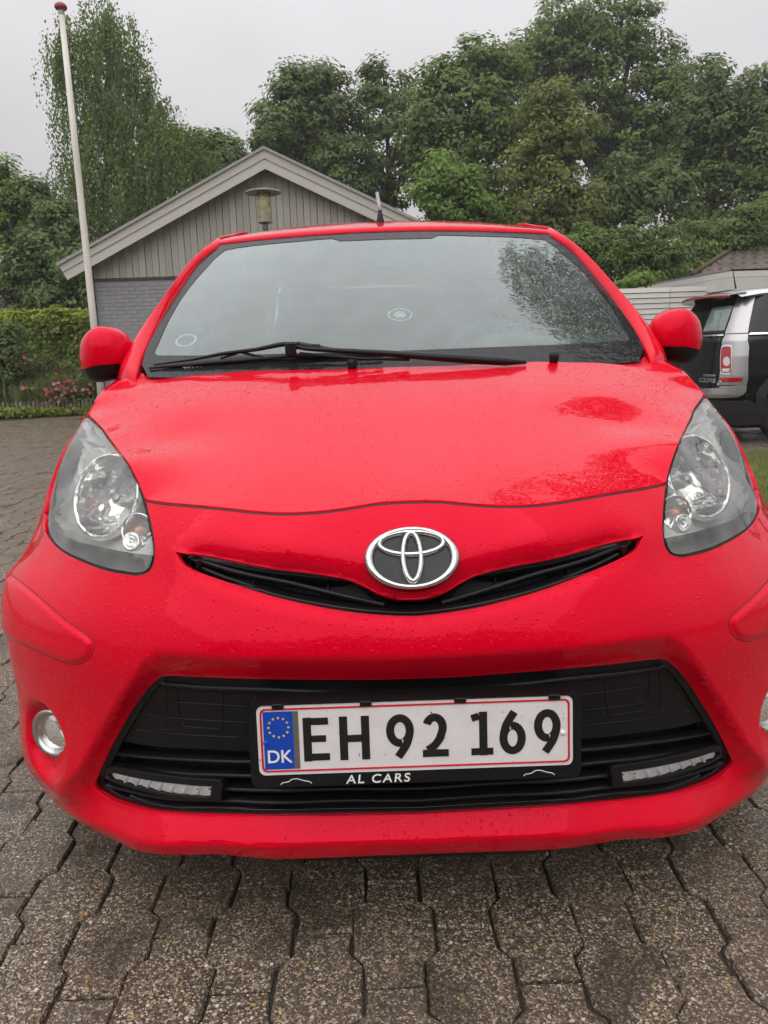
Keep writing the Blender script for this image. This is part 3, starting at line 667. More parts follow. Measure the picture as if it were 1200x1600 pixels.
def wheel(root, X, Y, s, R_=.275, w=.165, z=None, tname='wheel'):
    mt = Matrix.Translation((X, Y, R_ if z is None else z)) @ Matrix.Rotation(rad(90)*s, 4, 'Y')
    ty = MB().lathe([(.185, -w/2), (.24, -w/2), (R_-.012, -w/2+.02), (R_, -w/4), (R_, w/4), (R_-.012, w/2-.02), (.24, w/2), (.19, w/2-.01), (.185, w/2-.03)], 44, mt).build(tname, RUBBER, root, True)
    rim_ = MB().lathe([(.188, w/2-.012), (.18, w/2-.02), (.172, w/2-.05), (.05, w/2-.055), (.05, w/2-.03), (.001, w/2-.028)], 40, mt)
    for k in range(8):
        a = 2*math.pi*k/8; ca, sa = math.cos(a), math.sin(a); q = [(.04, -.018), (.175, -.012), (.175, .012), (.04, .018)]
        o_ = [np.array(mt @ Vector((0, 0, 0)))]; pt = lambda r, t_, h: tuple(mt @ Vector((r*ca-t_*sa, r*sa+t_*ca, h)))
        rim_.add([pt(r, t_, w/2-.045) for r, t_ in q]+[pt(r, t_, w/2-.022) for r, t_ in q], [(4, 5, 6, 7), (0, 1, 5, 4), (1, 2, 6, 5), (2, 3, 7, 6), (3, 0, 4, 7)])
    auto_smooth(rim_.build('rim', SATIN, ty)); return ty
for s in (1, -1):
    wheel(CAR, s*.72, .70, s); wheel(CAR, s*.72, 3.04, s)
    MB().lathe([(.33, -.12), (.33, .12)], 30, Matrix.Translation((s*.66, .70, .275)) @ Matrix.Rotation(rad(90), 4, 'Y')).build('wheel_liner', MATTE, CAR, True)
# ---- cowl, vents, nozzles, wiper
ck = MB()
cwl = [at(x, y, Y+.006) for x, y, Y in cowl]; cwl = spline(cwl, 4); cwr = (cwl*[-1, 1, 1])[:-1][::-1]; cl3 = np.vstack([cwl, cwr])
gb = ws(np.array([(x, np.interp(abs(x), [0, .4, .63], [.957, .960, .972])) for x in cl3[:, 0]]))
for i in range(len(cl3)-1):
    a, b, c, d = cl3[i]-[0, 0, .014], cl3[i+1]-[0, 0, .014], gb[i+1]+[0, .012, 0.0], gb[i]+[0, .012, 0.0]
    m0, m1 = (a+d)/2-[0, 0, .004], (b+c)/2-[0, 0, .004]
    ck.add([a, b, m1, m0, c, d], [(0, 1, 2, 3), (3, 2, 4, 5)])
COWL = ck.build('cowl_panel', BLACK, CAR, True)
GREYP = mat('grey_plastic', (.22, .22, .225), .5, build=pl)
for x in np.linspace(290, 640, 58):
    yb = 583-(x-228)*.0325; p = at(x, yb-4.5, .80-(x-290)/330*.03+.008); MB().bbox(p+[-.0017, -.003, -.004], p+[.0017, .004, .0045], .0006).build('vent_rib', GREYP, COWL)
vt = [at(x, 583-(x-228)*.0325-6.8, .80-(x-290)/330*.03+.012) for x in np.linspace(286, 645, 14)]
MB().tube(vt, .0016, 6).build('vent_edge', GREYP, COWL)
for x, y, Y in ((550, 566, .735), (866, 556, .76)):
    p = at(x, y, Y); MB().lathe([(.011, -.012), (.0125, -.002), (.011, .006), (.006, .010), (.0005, .011)], 18, Matrix.Translation(p)).build('washer_nozzle', BLACK, CAR, True)
# corner trims of the windscreen base
for s in (1, -1):
    q = np.array([at(x, y, Y) for x, y, Y in ((222, 533, 1.00), (213, 555, .95), (211, 577, .90), (222, 583, .87), (236, 582, .85), (234, 560, .90), (232, 540, .97))])*[s, 1, 1]
    n_ = np.array((-.3*s, -.8, .5)); MB().add(list(q)+list(q-n_*.02), [tuple(range(7))]+[(i, (i+1) % 7, (i+1) % 7+7, i+7) for i in range(7)]).build('pillar_foot_trim', BLACK, CAR)
def gp_(x, y, o):
    q = px2ws([(x, y)]); P, n = surf_normal(ws, q); d = P[0]-CAMP; d /= np.linalg.norm(d); return P[0]-d*o/max(.3, abs(n[0]@d))
def tubepx(name, pts, r, par, m=BLACK, n=8): return MB().tube([gp_(*p) for p in pts], r, n).build(name, m, par, True)
WIP = tubepx('wiper', [(822, 566, .012), (790, 565, .018), (740, 562, .022), (668, 557, .026), (600, 552, .030), (530, 548, .034), (478, 545, .036), (456, 541, .038)], [.004, .0095, .0105, .009, .0075, .006, .005, .005], CAR)
tubepx('wiper_blade', [(233, 575, .006), (300, 569, .006), (380, 562, .008), (450, 556, .009), (520, 555, .008), (598, 556, .006)], [.003, .005, .006, .0065, .006, .003], WIP, RUBBER)
tubepx('wiper_frame', [(240, 570, .010), (300, 562, .016), (345, 553, .022), (400, 546, .026), (440, 538, .032), (468, 537, .032), (520, 546, .024), (598, 552, .014)], [.002, .0032, .0045, .005, .006, .005, .004, .003], WIP)
tubepx('wiper_frame', [(345, 560, .012), (375, 550, .020), (410, 558, .012)], [.0025, .004, .0025], WIP)
p = gp_(455, 546, .036); MB().bbox(p-[.014, .012, .016], p+[.012, .012, .018], .005).build('wiper_clip', BLACK, WIP)
tubepx('wiper_link', [(468, 552, .034), (560, 560, .024), (640, 562, .016)], .0035, WIP)
tubepx('wiper_link', [(470, 541, .036), (500, 543, .034)], .008, WIP)
# ---- antenna
p = np.array((-.012, 1.62, 1.424))
an = MB().lathe([(.018, -.006), (.017, .004), (.012, .022), (.0095, .028), (.0095, .036), (.007, .040), (.0065, .05)], 20, Matrix.Translation(p)).build('roof_antenna', BLACK, CAR, True)
MB().tube([p+[0, 0, .046], p+[-.002, .02, .07], p+[-.007, .07, .118]], [.0068, .0066, .0062], 10).build('antenna_rod', mat('antenna_grey', (.30, .31, .33), .35), an, True)
# ---- door mirrors
def mirror(s):
    c = at(164, 557, 1.0); c[0] = abs(c[0])*s; n = 44
    def ringz(z):
        zz = z/.072 if z > 0 else z/.072; r = max(0., 1-abs(zz)**2.4)**(1/2.3); out = []
        for k in range(n):
            ph = 2*math.pi*k/n; ca, sa = math.cos(ph), math.sin(ph); x = np.sign(ca)*abs(ca)**.82*.080*r*(1-.16*max(0, -zz))*(1-.05*max(0, zz)); y = (-abs(sa)**.85*.070 if sa < 0 else sa*.032)*(.35+.65*r)*(r > 0)
            o_ = x*s/.079; out.append((c[0]+x, c[1]+y+.05*max(0, o_)**2, c[2]+z-.010*o_+.006*(1-abs(o_))))
        return out
    zu = [-.028]+list(-.028+(.0995)*np.sin(np.linspace(0, math.pi/2, 16))[1:]); zl = [-.0295]+list(-.0295-.0423*np.sin(np.linspace(0, math.pi/2, 9))[1:])
    def shell(zs, name, m, par):
        V = [p for z in zs for p in ringz(z)]; q = [(i*n+k, i*n+(k+1) % n, (i+1)*n+(k+1) % n, (i+1)*n+k) for i in range(len(zs)-1) for k in range(n)]
        if zs[-1] < zs[0]: q = [f[::-1] for f in q]
        return mesh(name, V, q, m, par, True)
    mm = shell(zu, 'door_mirror', RED, CAR); shell(zl, 'mirror_base', BLACK, mm)
    MB().lathe([(.06, 0), (.0005, .001)], 28, mtx_of(c+[0, .045, 0], (1, 0, 0), (0, 0, 1), (0, 1, 0))).build('mirror_glass', mat('mirror_silver', (.8, .8, .8), .03, 1.), mm)
    MB().tube([c+[-.04*s, .0, -.04], c+[-.09*s, .03, -.045], (s*.71, 1.08, 1.0)], [.028, .026, .03], 12).build('mirror_arm', BLACK, mm, True)
for s in (1, -1): mirror(s)
# ---- emblem
ec = px2az([(644.5, 874)])[0]; ec[0] = 0; P, n = surf_normal(base_surf, ec[None]); EP = P[0]
tz = base_surf(np.array([[0, ec[1]+.035]]))[0]-base_surf(np.array([[0, ec[1]-.035]]))[0]; ey = tz/np.linalg.norm(tz); ex = np.array((1., 0, 0)); ez = np.cross(ex, ey)
EP = EP+ez*.010
def ell_ring(mb, cx, cy, a, b, w, h, base=0., n=72, wv=None):
    V = []; prof = [(-.5, 0), (-.42, .55), (-.2, .95), (0, 1), (.2, .95), (.42, .55), (.5, 0)]; k = len(prof)
    for i in range(n):
        t = 2*math.pi*i/n; p = np.array((cx+a*math.cos(t), cy+b*math.sin(t))); g = np.array((b*math.cos(t), a*math.sin(t))); g /= np.linalg.norm(g); ww = w*(wv(t) if wv else 1)
        for u, v in prof: q = p+g*u*ww; V.append(EP+ex*q[0]+ey*q[1]+ez*(base+h*v))
    mb.add(V, [(i*k+j, i*k+j+1, ((i+1) % n)*k+j+1, ((i+1) % n)*k+j) for i in range(n) for j in range(k-1)])
EM = MB(); ell_ring(EM, 0, 0,   .0668, .0455, .0135, .008, 0, 84, lambda t: .72+.42*math.cos(t)**2)
EM = EM.build('front_emblem', CHROME, CAR, True)
m1 = MB(); ell_ring(m1, 0, .0015,   .0140, .0378, .0108, .0092, .0, 64); m1.build('emblem_oval', CHROME, EM, True)
m2 = MB(); ell_ring(m2, 0, .0235,   .0500, .0180, .0108, .0078, .0, 72); m2.build('emblem_oval', CHROME, EM, True)
MB().add([EP+ez*.0005]+[EP+ex*.066*math.cos(t)+ey*.045*math.sin(t)+ez*.0005 for t in np.linspace(0, 2*math.pi, 49)[:-1]], [(0, i+1, (i+1) % 48+1) for i in range(48)]).build('emblem_plate', mat('emblem_dark', (.018, .018, .02), .55, build=pl), EM)
MB().add([EP-ez*.016+ex*.072*math.cos(t)+ey*.0505*math.sin(t) for t in np.linspace(0, 2*math.pi, 49)[:-1]]+[EP+ez*.0002+ex*.071*math.cos(t)+ey*.0495*math.sin(t) for t in np.linspace(0, 2*math.pi, 49)[:-1]], [(i, (i+1) % 48, (i+1) % 48+48, i+48) for i in range(48)]).build('emblem_rim', GLOSSB, EM)
# ---- number plate
PT, PB = at(648.5, 1097.5, 0), at(650, 1200, 0)
PC = np.array((0., -.022, .402)); py_ = np.array((0, math.sin(rad(5)), math.cos(rad(5)))); px_ = np.array((1., 0, 0)); pz_ = np.cross(px_, py_)
PC = np.array((.0, .0, .0))+((at(401, 1103, -.03)+at(896, 1092, -.03)+at(404, 1205, -.035)+at(896, 1195, -.035))/4); PC[0] = -.004
def rrect(w, h, r, n=5): return [(sx*(w/2-r)+r*math.cos(a), sy_*(h/2-r)+r*math.sin(a)) for sx, sy_, a0 in ((1, 1, 0), (-1, 1, 90), (-1, -1, 180), (1, -1, 270)) for a in [rad(a0+90*k/n) for k in range(n+1)]]
PW, PH = .487, .1115
AXP = (PC, px_, py_, pz_)
NP = MB().prism([(x, y-.007) for x, y in rrect(.512, .136, .013)], -.040, -.002, AXP).build('plate_holder', BLACK, CAR)
fr = MB(); outl = [(x, y-.007) for x, y in rrect(.512, .136, .013)]; inn = rrect(PW+.003, PH+.003, .011)
fr.add([PC+px_*x+py_*y+pz_*.0035 for x, y in outl]+[PC+px_*x+py_*y+pz_*.0035 for x, y in inn]+[PC+px_*x+py_*y-pz_*.0035 for x, y in outl]+[PC+px_*x+py_*y-pz_*.0 for x, y in inn],
       [f for i in range(24) for f in ((i, (i+1) % 24, (i+1) % 24+24, i+24), (i+48, (i+1) % 24+48, (i+1) % 24, i), (i+24, (i+1) % 24+24, (i+1) % 24+72, i+72))])
fr.build('holder_frame', BLACK, NP)
for x in (-.21, -.075, .07, .215):
    MB().bbox(PC+px_*(x-.009)+py_*(PH/2-.005)+np.array((0, -.005, 0)), PC+px_*(x+.009)+py_*(PH/2+.004)+np.array((0, .002, 0)), .001).build('holder_clip', BLACK, NP)
def platemat(t, b):
    v = coords(t); n = noise(t, v, 30, 4); s_ = noise(t, v, 210, 2, .5); s2 = noise(t, v, 60, 2, .6)
    sp_ = math2(t, 'MULTIPLY', mapr(t, s_.outputs['Fac'], .68, .72, 0, 1), mapr(t, s2.outputs['Fac'], .5, .62, 0, 1))
    c = mixc(t, mapr(t, n.outputs['Fac'], .4, .75, 0, .35), (.74, .72, .72), (.62, .56, .50)); t.links.new(mixc(t, sp_, c, (.06, .045, .04)), b.inputs['Base Color'])
PLATE = MB().prism(rrect(PW, PH, .010), -.001, .0012, AXP).build('number_plate', mat('plate_white', (.75, .74, .74), .3, 0, .5, .3, build=platemat), CAR)
PRED = mat('plate_red', (.55, .012, .03), .35); PBLK = mat('plate_black', (.01, .01, .01), .35); PBLU = mat('plate_blue', (.004, .06, .42), .3); PYEL = mat('plate_yellow', (.8, .6, .08), .4)
o_ = rrect(PW-.009, PH-.009, .0085); i_ = rrect(PW-.0145, PH-.0145, .0065); rb = MB()
rb.add([PC+px_*x+py_*y+pz_*.0012 for x, y in o_]+[PC+px_*x+py_*y+pz_*.0022 for x, y in [(a*.9975, b*.99) for a, b in o_]]+[PC+px_*x+py_*y+pz_*.0022 for x, y in i_]+[PC+px_*x+py_*y+pz_*.0012 for x, y in [(a*.997, b*.99) for a, b in i_]],
       [(j*24+i, j*24+(i+1) % 24, (j+1)*24+(i+1) % 24, (j+1)*24+i) for j in range(3) for i in range(24)])
rb.build('plate_border', PRED, PLATE)
bx0, bx1 = -PW/2+.0095, -PW/2+.0095+.046
MB().prism([(bx0, -PH/2+.0095), (bx1, -PH/2+.0095), (bx1, PH/2-.0095), (bx0, PH/2-.0095)], .0012, .0019, AXP).build('country_band', PBLU, PLATE)
MB().prism([(bx1+.0002, -PH/2+.0095), (bx1+.0085, -PH/2+.0095), (bx1+.0085, PH/2-.0095), (bx1+.0002, PH/2-.0095)], .0012, .0017, AXP).build('hologram_strip', mat('hologram_grey', (.24, .22, .19), .3, .6), PLATE)
sc = ((bx0+bx1)/2+.0005, .021)
for k in range(12):
    a = 2*math.pi*k/12; c = (sc[0]+.0155*math.cos(a), sc[1]+.0155*math.sin(a)); st_ = []
    for j in range(10):
        r = .0024 if j % 2 == 0 else .0012; t = rad(90)+2*math.pi*j/10; st_.append((c[0]+r*math.cos(t), c[1]+r*math.sin(t)))
    MB().prism(st_, .0019, .0022, AXP).build('star', PYEL, PLATE)
textmesh('country_letters', 'DK', .0285, WHITE, PC+px_*((bx0+bx1)/2)+py_*(-.0265)+pz_*.0024, px_, py_, pz_, PLATE, .0003, sx=.98)
CHH = .070; SW = .0128
def stroke(name, pts, w=SW, h=.0034, closed=False, z0=.0012):
    P2 = np.array(pts, float); m_ = len(P2); L_, R2 = [], []
    for i in range(m_):
        a = P2[i]-P2[i-1] if (i > 0 or closed) else P2[1]-P2[0]; b = P2[(i+1) % m_]-P2[i] if (i < m_-1 or closed) else P2[-1]-P2[-2]
        a = a/np.linalg.norm(a); b = b/np.linalg.norm(b); na = np.array((-a[1], a[0])); nb = np.array((-b[1], b[0])); k = na+nb; k /= np.linalg.norm(k); k = k/max(.35, k@na)
        L_.append(P2[i]+k*w/2); R2.append(P2[i]-k*w/2)
    cen = P2; V = []
    for l, r in zip(L_, R2):
        c = (l+r)/2
        for q, zz in ((l, z0), (c+(l-c)*.9, z0+h*.3), (c+(r-c)*.9, z0+h*.3), (r, z0)): V.append(PC+px_*q[0]+py_*q[1]+pz_*zz)
    Fc = [(i*4+j, ((i+1) % m_)*4+j, ((i+1) % m_)*4+j+1, i*4+j+1) for i in range(m_ if closed else m_-1) for j in range(3)]
    if not closed: Fc += [(0, 1, 2, 3), tuple((m_-1)*4+j for j in (3, 2, 1, 0))]
    return V, Fc
def glyph(ch, x0, x1, yc):
    w = x1-x0; H = CHH; b = yc-H/2; hs = SW/2; S = []
    X = lambda u: x0+u*w; Yv = lambda v: b+v*H
    if ch == 'E':
        S = [([(x0+hs, b), (x0+hs, b+H)],), ([(x0+SW, b+hs), (x1, b+hs)], .0116), ([(x0+SW, b+H*.51), (x1-.005, b+H*.51)], .011), ([(x0+SW, b+H-hs), (x1-.001, b+H-hs)], .0116)]
    elif ch == 'H':
        S = [([(x0+hs, b), (x0+hs, b+H)],), ([(x1-hs, b), (x1-hs, b+H)],), ([(x0+SW, b+H*.49), (x1-SW, b+H*.49)], .0118)]
    elif ch in '96':
        rx, ry = w/2-hs, H*.285; cx, cy_ = x0+w/2, b+H-hs-ry+.0005
        arc = [(cx+rx*math.cos(t), cy_+ry*math.sin(t)) for t in np.linspace(rad(-62), rad(360-78), 40)]
        tail = [(cx+rx*math.cos(t), cy_+ry*math.sin(t)) for t in (rad(20), rad(5), rad(-8))]+[(cx+rx*.86, cy_-ry*.62), (cx+rx*.55, cy_-ry*1.25), (X(.42), b+.002)]
        tail = list(spline(tail, 4)[4:])
        if ch == '6':
            fl = lambda p: (2*cx-p[0], 2*yc-p[1]+.0); arc = [fl(p) for p in arc]; tail = [fl(p) for p in tail]
        S = [(arc,), (tail, SW, .0033)]
    elif ch == '2':
        rx = w/2-hs-.0015; cx = x0+w/2-.0005; ry = H*.235; cy_ = b+H-hs-ry
        arc = [(cx+rx*math.cos(t), cy_+ry*math.sin(t)) for t in np.linspace(rad(158), rad(-25), 22)]
        S = [(arc+list(spline([(cx+rx*.62, b+H*.42), (cx-rx*.1, b+H*.25), (x0+.0085, b+.0115)], 4)), ), ([(x0+.001, b+hs-.0004), (x1, b+hs-.0004)], .0118, .0040)]
    elif ch == '1':
        cx = x0+w*.56; S = [([(cx, b), (cx, b+H)],), ([(cx-hs, b+H-.0068), (x0+.001, b+H-.0105)], .0115), ([(x0, b+hs-.0005), (cx-hs, b+hs-.0005)], .0115), ([(cx+hs, b+hs-.0005), (x1, b+hs-.0005)], .0115)]
    mb = MB(); hb = MB()
    for st in S:
        p, wd, hh = st[0], st[1] if len(st) > 1 else SW, st[2] if len(st) > 2 else .0034
        mb.add(*stroke('s', p, wd, hh))
    return mb.build('plate_character', PBLK, PLATE)
for ch, a, b in (('E', 188, 283), ('H', 320, 430), ('9', 490, 592), ('2', 620, 717), ('1', 800, 880), ('6', 903, 1000), ('9', 1030, 1128)):
    glyph(ch, -PW/2+(a-22)/1150*PW, -PW/2+(b-22)/1150*PW, .0)
for x, m_, z_ in ((-PW/2+.0125, PBLU, -.003), (PW/2-.0155, WHITE, -.003)): MB().lathe([(.0042, .0012), (.004, .0034), (.0025, .0045), (.0003, .0048)], 16, mtx_of(PC+px_*x+py_*z_, px_, py_, pz_)).build('plate_screw', m_, PLATE, True)
textmesh('holder_lettering', 'AL CARS', .0195, WHITE, PC+px_*(-.060)+py_*(-.0662)+pz_*.0041, px_, py_, pz_, NP, .0003, .12, 1.22, sx=1.12)
for x in (-.187, .190):
    cr = [(-.024, -.004), (-.021, -.001), (-.012, .0005), (-.006, .0042), (.002, .0048), (.009, .0025), (.014, .001), (.021, -.0005), (.024, -.0035)]
    V_, F_ = stroke('s', spline([(x+a, -.0665+b) for a, b in cr], 4), .0012, .001, z0=.0037); MB().add(V_, F_).build('car_outline_logo', WHITE, NP)
# ---- windscreen stickers
def wsl(px, o): q = px2ws([px]); P, n = surf_normal(ws, q); return P[0]+n[0]*o, n[0]
STK = mat('sticker_white', (.75, .85, .82), .5)
def sticker(c, a, b, w, name, rot=0, par=None):
    V = []; k = 40
    for i in range(k):
        t = 2*math.pi*i/k
        for r in (1, 1-w):
            x, y = a*r*math.cos(t), b*r*math.sin(t); V.append(wsl((c[0]+x*math.cos(rot)+y*math.sin(rot), c[1]-x*math.sin(rot)*1+y*math.cos(rot)), -.003)[0])
    return mesh(name, V, [(2*i, 2*i+1, (2*i+3) % (2*k), (2*i+2) % (2*k)) for i in range(k)], STK, par or CAR)
sticker((290, 530), 17, 9, .16, 'windscreen_sticker', rad(14))
for q_ in ((311, 517.5), (268, 540), (301, 536.5), (279, 521.5)):
    sd_ = sticker(q_, 3, 1.6, .95, 'sticker_mark', rad(14)); sd_.data.materials[0] = mat('sticker_dark', (.05, .07, .07), .6)
s2 = sticker((625, 490), 19.5, 9.5, .10, 'windscreen_sticker'); sticker((625, 490), 9, 5, .28, 'sticker_ring', 0, s2); sticker((625, 490), 5.5, 2.2, .9, 'sticker_ring', 0, s2)
# ---- cabin
CLOTH = mat('seat_cloth', (.03, .03, .032), .9); DASH = mat('dash_grey', (.05, .05, .052), .7, build=pl)
ds = MB(); prof = [(.76, .93), (.86, .955), (1.0, .965), (1.12, .95), (1.18, .90), (1.20, .75), (1.22, .55)]
ds.add([(x, y-.04*(x/.6)**2+.0, z-.02*(x/.6)**4) for y, z in prof for x in np.linspace(-.62, .62, 17)], [(i*17+j, i*17+j+1, (i+1)*17+j+1, (i+1)*17+j) for i in range(6) for j in range(16)])
ds.build('dashboard', DASH, CAR, True)
hump = MB().tube([(.34-.14, 1.0, .965), (.34-.07, 1.0, 1.0), (.34, 1.0, 1.01), (.34+.07, 1.0, 1.0), (.34+.14, 1.0, .965)], .05, 10).build('instrument_pod', DASH, CAR, True)
stw = MB(); wm = Matrix.Translation((.34, 1.33, .93)) @ Matrix.Rotation(rad(65), 4, 'X')
stw.lathe([(.17+.014*math.cos(t), .014*math.sin(t)) for t in np.linspace(0, 2*math.pi, 11)[:-1]], 40, wm, True)
stw.lathe([(.05, -.01), (.05, .015), (.001, .02)], 18, wm)
for a in (0, 180, 270): stw.tube([tuple(wm @ Vector((.04*math.cos(rad(a)), .04*math.sin(rad(a)), 0))), tuple(wm @ Vector((.165*math.cos(rad(a)), .165*math.sin(rad(a)), 0)))], .014, 8)
stw.build('steering_wheel', RUBBER, CAR, True)
def seat(x):
    bk = MB(); st_ = [(.50, 1.86, .22), (.62, 1.92, .23), (.80, 1.98, .24), (.95, 2.02, .22), (1.06, 2.05, .17), (1.12, 2.07, .11), (1.17, 2.085, .10), (1.24, 2.10, .10), (1.28, 2.115, .07)]
    V = []; k = 16
    for z, y, w in st_:
        for j in range(k):
            t = 2*math.pi*j/k; c, s_ = math.cos(t), math.sin(t); V.append((x+w*np.sign(c)*abs(c)**.6, y+.07*np.sign(s_)*abs(s_)**.7, z))
    bk.add(V, [(i*k+j, i*k+(j+1) % k, (i+1)*k+(j+1) % k, (i+1)*k+j) for i in range(len(st_)-1) for j in range(k)]+[tuple((len(st_)-1)*k+j for j in range(k))])
    so = bk.build('seat', CLOTH, CAR, True); MB().bbox((x-.23, 1.45, .38), (x+.23, 1.92, .54), .05).build('seat_cushion', CLOTH, so)
seat(-.33); seat(.33)
MB().bbox((-.55, 2.75, .45), (.55, 2.95, 1.02), .06).build('rear_seat', CLOTH, CAR)
MB().box((-.7, 1.2, .24), (.7, 3.2, .30)).build('cabin_floor', MATTE, CAR)
p = at(622, 400, 1.62); rv = MB().bbox(p-[.115, .012, .03], p+[.115, .012, .032], .01).build('interior_mirror', mat('mirror_shell', (.14, .14, .145), .5), CAR)
MB().tube([p+[-.01, 0, .03], wsl((602, 378), -.01)[0]], .012, 8).build('mirror_stalk', BLACK, rv)
hl_ = [at(x, y, 1.75) for x, y in ((400, 395), (810, 395))]

# ================================================================== GROUND
def joint_mat(t, b):
    v = coords(t); n = noise(t, v, 60, 4); t.links.new(ramp(t, n.outputs['Fac'], [(.3, (.022, .018, .014)), (.7, (.06, .05, .038))]).outputs[0], b.inputs['Base Color'])
def soil(t, b):
    v = coords(t); n = noise(t, v, 1.3, 6, .7); t.links.new(ramp(t, n.outputs['Fac'], [(.3, (.03, .05, .015)), (.7, (.06, .085, .025))]).outputs[0], b.inputs['Base Color'])
gnd = MB().add([(-150, -80, -.09), (150, -80, -.09), (150, 220, -.09), (-150, 220, -.09)], [(0, 1, 2, 3)]).build('ground', mat('ground_soil', (.05, .06, .02), .9, build=soil)); tag(gnd, kind='structure')
def paver_mat(t, b):
    geo = N(t, 'ShaderNodeNewGeometry'); v = geo.outputs['Position']
    vo = N(t, 'ShaderNodeTexVoronoi'); vo.inputs['Scale'].default_value = 118; t.links.new(v, vo.inputs['Vector'])
    sc_ = N(t, 'ShaderNodeSeparateColor'); t.links.new(vo.outputs['Color'], sc_.inputs[0])
    col = ramp(t, sc_.outputs[0], [(0, (.04, .033, .028)), (.25, (.10, .076, .056)), (.5, (.19, .14, .095)), (.7, (.31, .23, .155)), (.82, (.38, .30, .20)), (.89, (.56, .30, .07)), (.94, (.58, .50, .38)), (1, (.72, .68, .62))])
    v2 = N(t, 'ShaderNodeTexVoronoi'); v2.inputs['Scale'].default_value = 330; t.links.new(v, v2.inputs['Vector'])
    s2 = N(t, 'ShaderNodeSeparateColor'); t.links.new(v2.outputs['Color'], s2.inputs[0])
    fine = ramp(t, s2.outputs[0], [(0, (.035, .030, .026)), (.45, (.082, .062, .045)), (.78, (.23, .175, .12)), (1, (.66, .57, .44))])
    stone = mapr(t, vo.outputs['Distance'], .38, .46, 1, 0, True); pick = mapr(t, sc_.outputs[1], .42, .46, 0, 1)
    c = mixc(t, math2(t, 'MULTIPLY', stone, pick), fine.outputs[0], col.outputs[0])
    n = noise(t, v, 2.2, 4, .6); c = mixc(t, mapr(t, n.outputs['Fac'], .35, .7, 0, .45), c, (.105, .074, .054))
    oi = N(t, 'ShaderNodeObjectInfo'); c = mixc(t, mapr(t, oi.outputs['Random'], 0, 1, 0, .2), c, (.16, .13, .105))
    n3 = noise(t, v, 4.5, 3, .6); c = mixc(t, mapr(t, n3.outputs['Fac'], .52, .68, 0, .6, True), c, (.03, .024, .019)); t.links.new(c, b.inputs['Base Color'])
    h = math2(t, 'ADD', math2(t, 'MULTIPLY', math2(t, 'MULTIPLY', stone, pick), .9), mapr(t, v2.outputs['Distance'], .1, .5, .5, 0))
    t.links.new(bump(t, h, .7, .003), b.inputs['Normal'])
    t.links.new(mapr(t, n.outputs['Fac'], .3, .7, .2, .42), b.inputs['Roughness'])
PAV = mat('exposed_aggregate', (.1, .09, .08), .45, 0, .42, build=paver_mat)
drv = MB().add([(-9.5, -7, -.013), (9.5, -7, -.013), (9.5, 15.2, -.013), (-9.5, 15.2, -.013)], [(0, 1, 2, 3)]).build('driveway', mat('joint_sand', (.03, .025, .02), .9, build=joint_mat)); tag(drv, kind='structure')
PL, PP = .248, .125; ww, wn, ss_, g_ = .0735, .0515, .012, .0021
half_o = [(wn, -PL/2), (wn, -PL/4-ss_), (ww, -PL/4+ss_), (ww, PL/4-ss_), (wn, PL/4+ss_), (wn, PL/2)]
out_ = [(x-g_, max(-PL/2+g_, min(PL/2-g_, y))) for x, y in half_o]; out_ = out_+[(-x, y) for x, y in out_[::-1]]
def paver_geo(seed):
    r = random.Random(seed); o = [(x+r.uniform(-.0022, .0022), y+r.uniform(-.0022, .0022)) for x, y in out_]; n = len(o)
    V = [(x, y, -.03) for x, y in o]+[(x, y, -.006) for x, y in o]+[(x*(1-.0028/abs(x)), y-.0028*np.sign(y)*min(1, abs(y)/.05), 0) for x, y in o]
    Fc = [(j*n+i, j*n+(i+1) % n, (j+1)*n+(i+1) % n, (j+1)*n+i) for j in range(2) for i in range(n)]
    Fc += [(2*n+0, 2*n+1, 2*n+10, 2*n+11), (2*n+1, 2*n+2, 2*n+3, 2*n+4, 2*n+7, 2*n+8, 2*n+9, 2*n+10), (2*n+4, 2*n+5, 2*n+6, 2*n+7)]
    return V, Fc
pg = [paver_geo(k) for k in range(6)]; pme = []
for V, Fc in pg:
    me = bpy.data.meshes.new('paver'); me.from_pydata(V, [], Fc); me.materials.append(PAV); pme.append(me)
cells = []
for i in range(-62, 60):
    for j in range(-10, 62):
        x = -.047+PP*i; y = .185+PL*(j+.5)+(PL/2 if i % 2 else 0)
        if x > 2.35 and 1.2 < y < 5.95: continue
        if y > 13.2+(x+6.8)*.9 or y > 14.6: continue
        cells.append((x, y))
def vis(x, y):
    d = np.array((x, y, 0.))-CAMP; z = d@FW
    if z < .1: return None
    return 600+F*(d@RT)/z, 800-F*(d@UP)/z, z
near, far = [], []
for x, y in cells:
    q = vis(x, y)
    if q is None or not (-120 < q[0] < 1320 and q[1] < 1720): far.append((x, y)); continue
    hidden = (abs(x) < .60 and .55 < y < 3.4)
    (far if hidden else near).append((x, y, q[2]) if not hidden else (x, y))
near.sort(key=lambda c: c[2]); far += [c[:2] for c in near[300:]]
for x, y, _ in near[:300]:
    o = bpy.data.objects.new('paver', random.choice(pme)); COL.objects.link(o); o.parent = drv; o.location = (x+random.uniform(-.0015, .0015), y+random.uniform(-.0015, .0015), random.uniform(-.003, .002))
    o.rotation_euler = (random.uniform(-.008, .008), random.uniform(-.012, .012), random.uniform(-.012, .012)+(math.pi if random.random() < .5 else 0))
base = np.array(pg[0][0]); nb = len(base); fx, fy = np.array(far).T; K = len(far); th = RNG.normal(0, .012, K); vs = []
VV = np.empty((K, nb, 3)); c_, s_ = np.cos(th)[:, None], np.sin(th)[:, None]
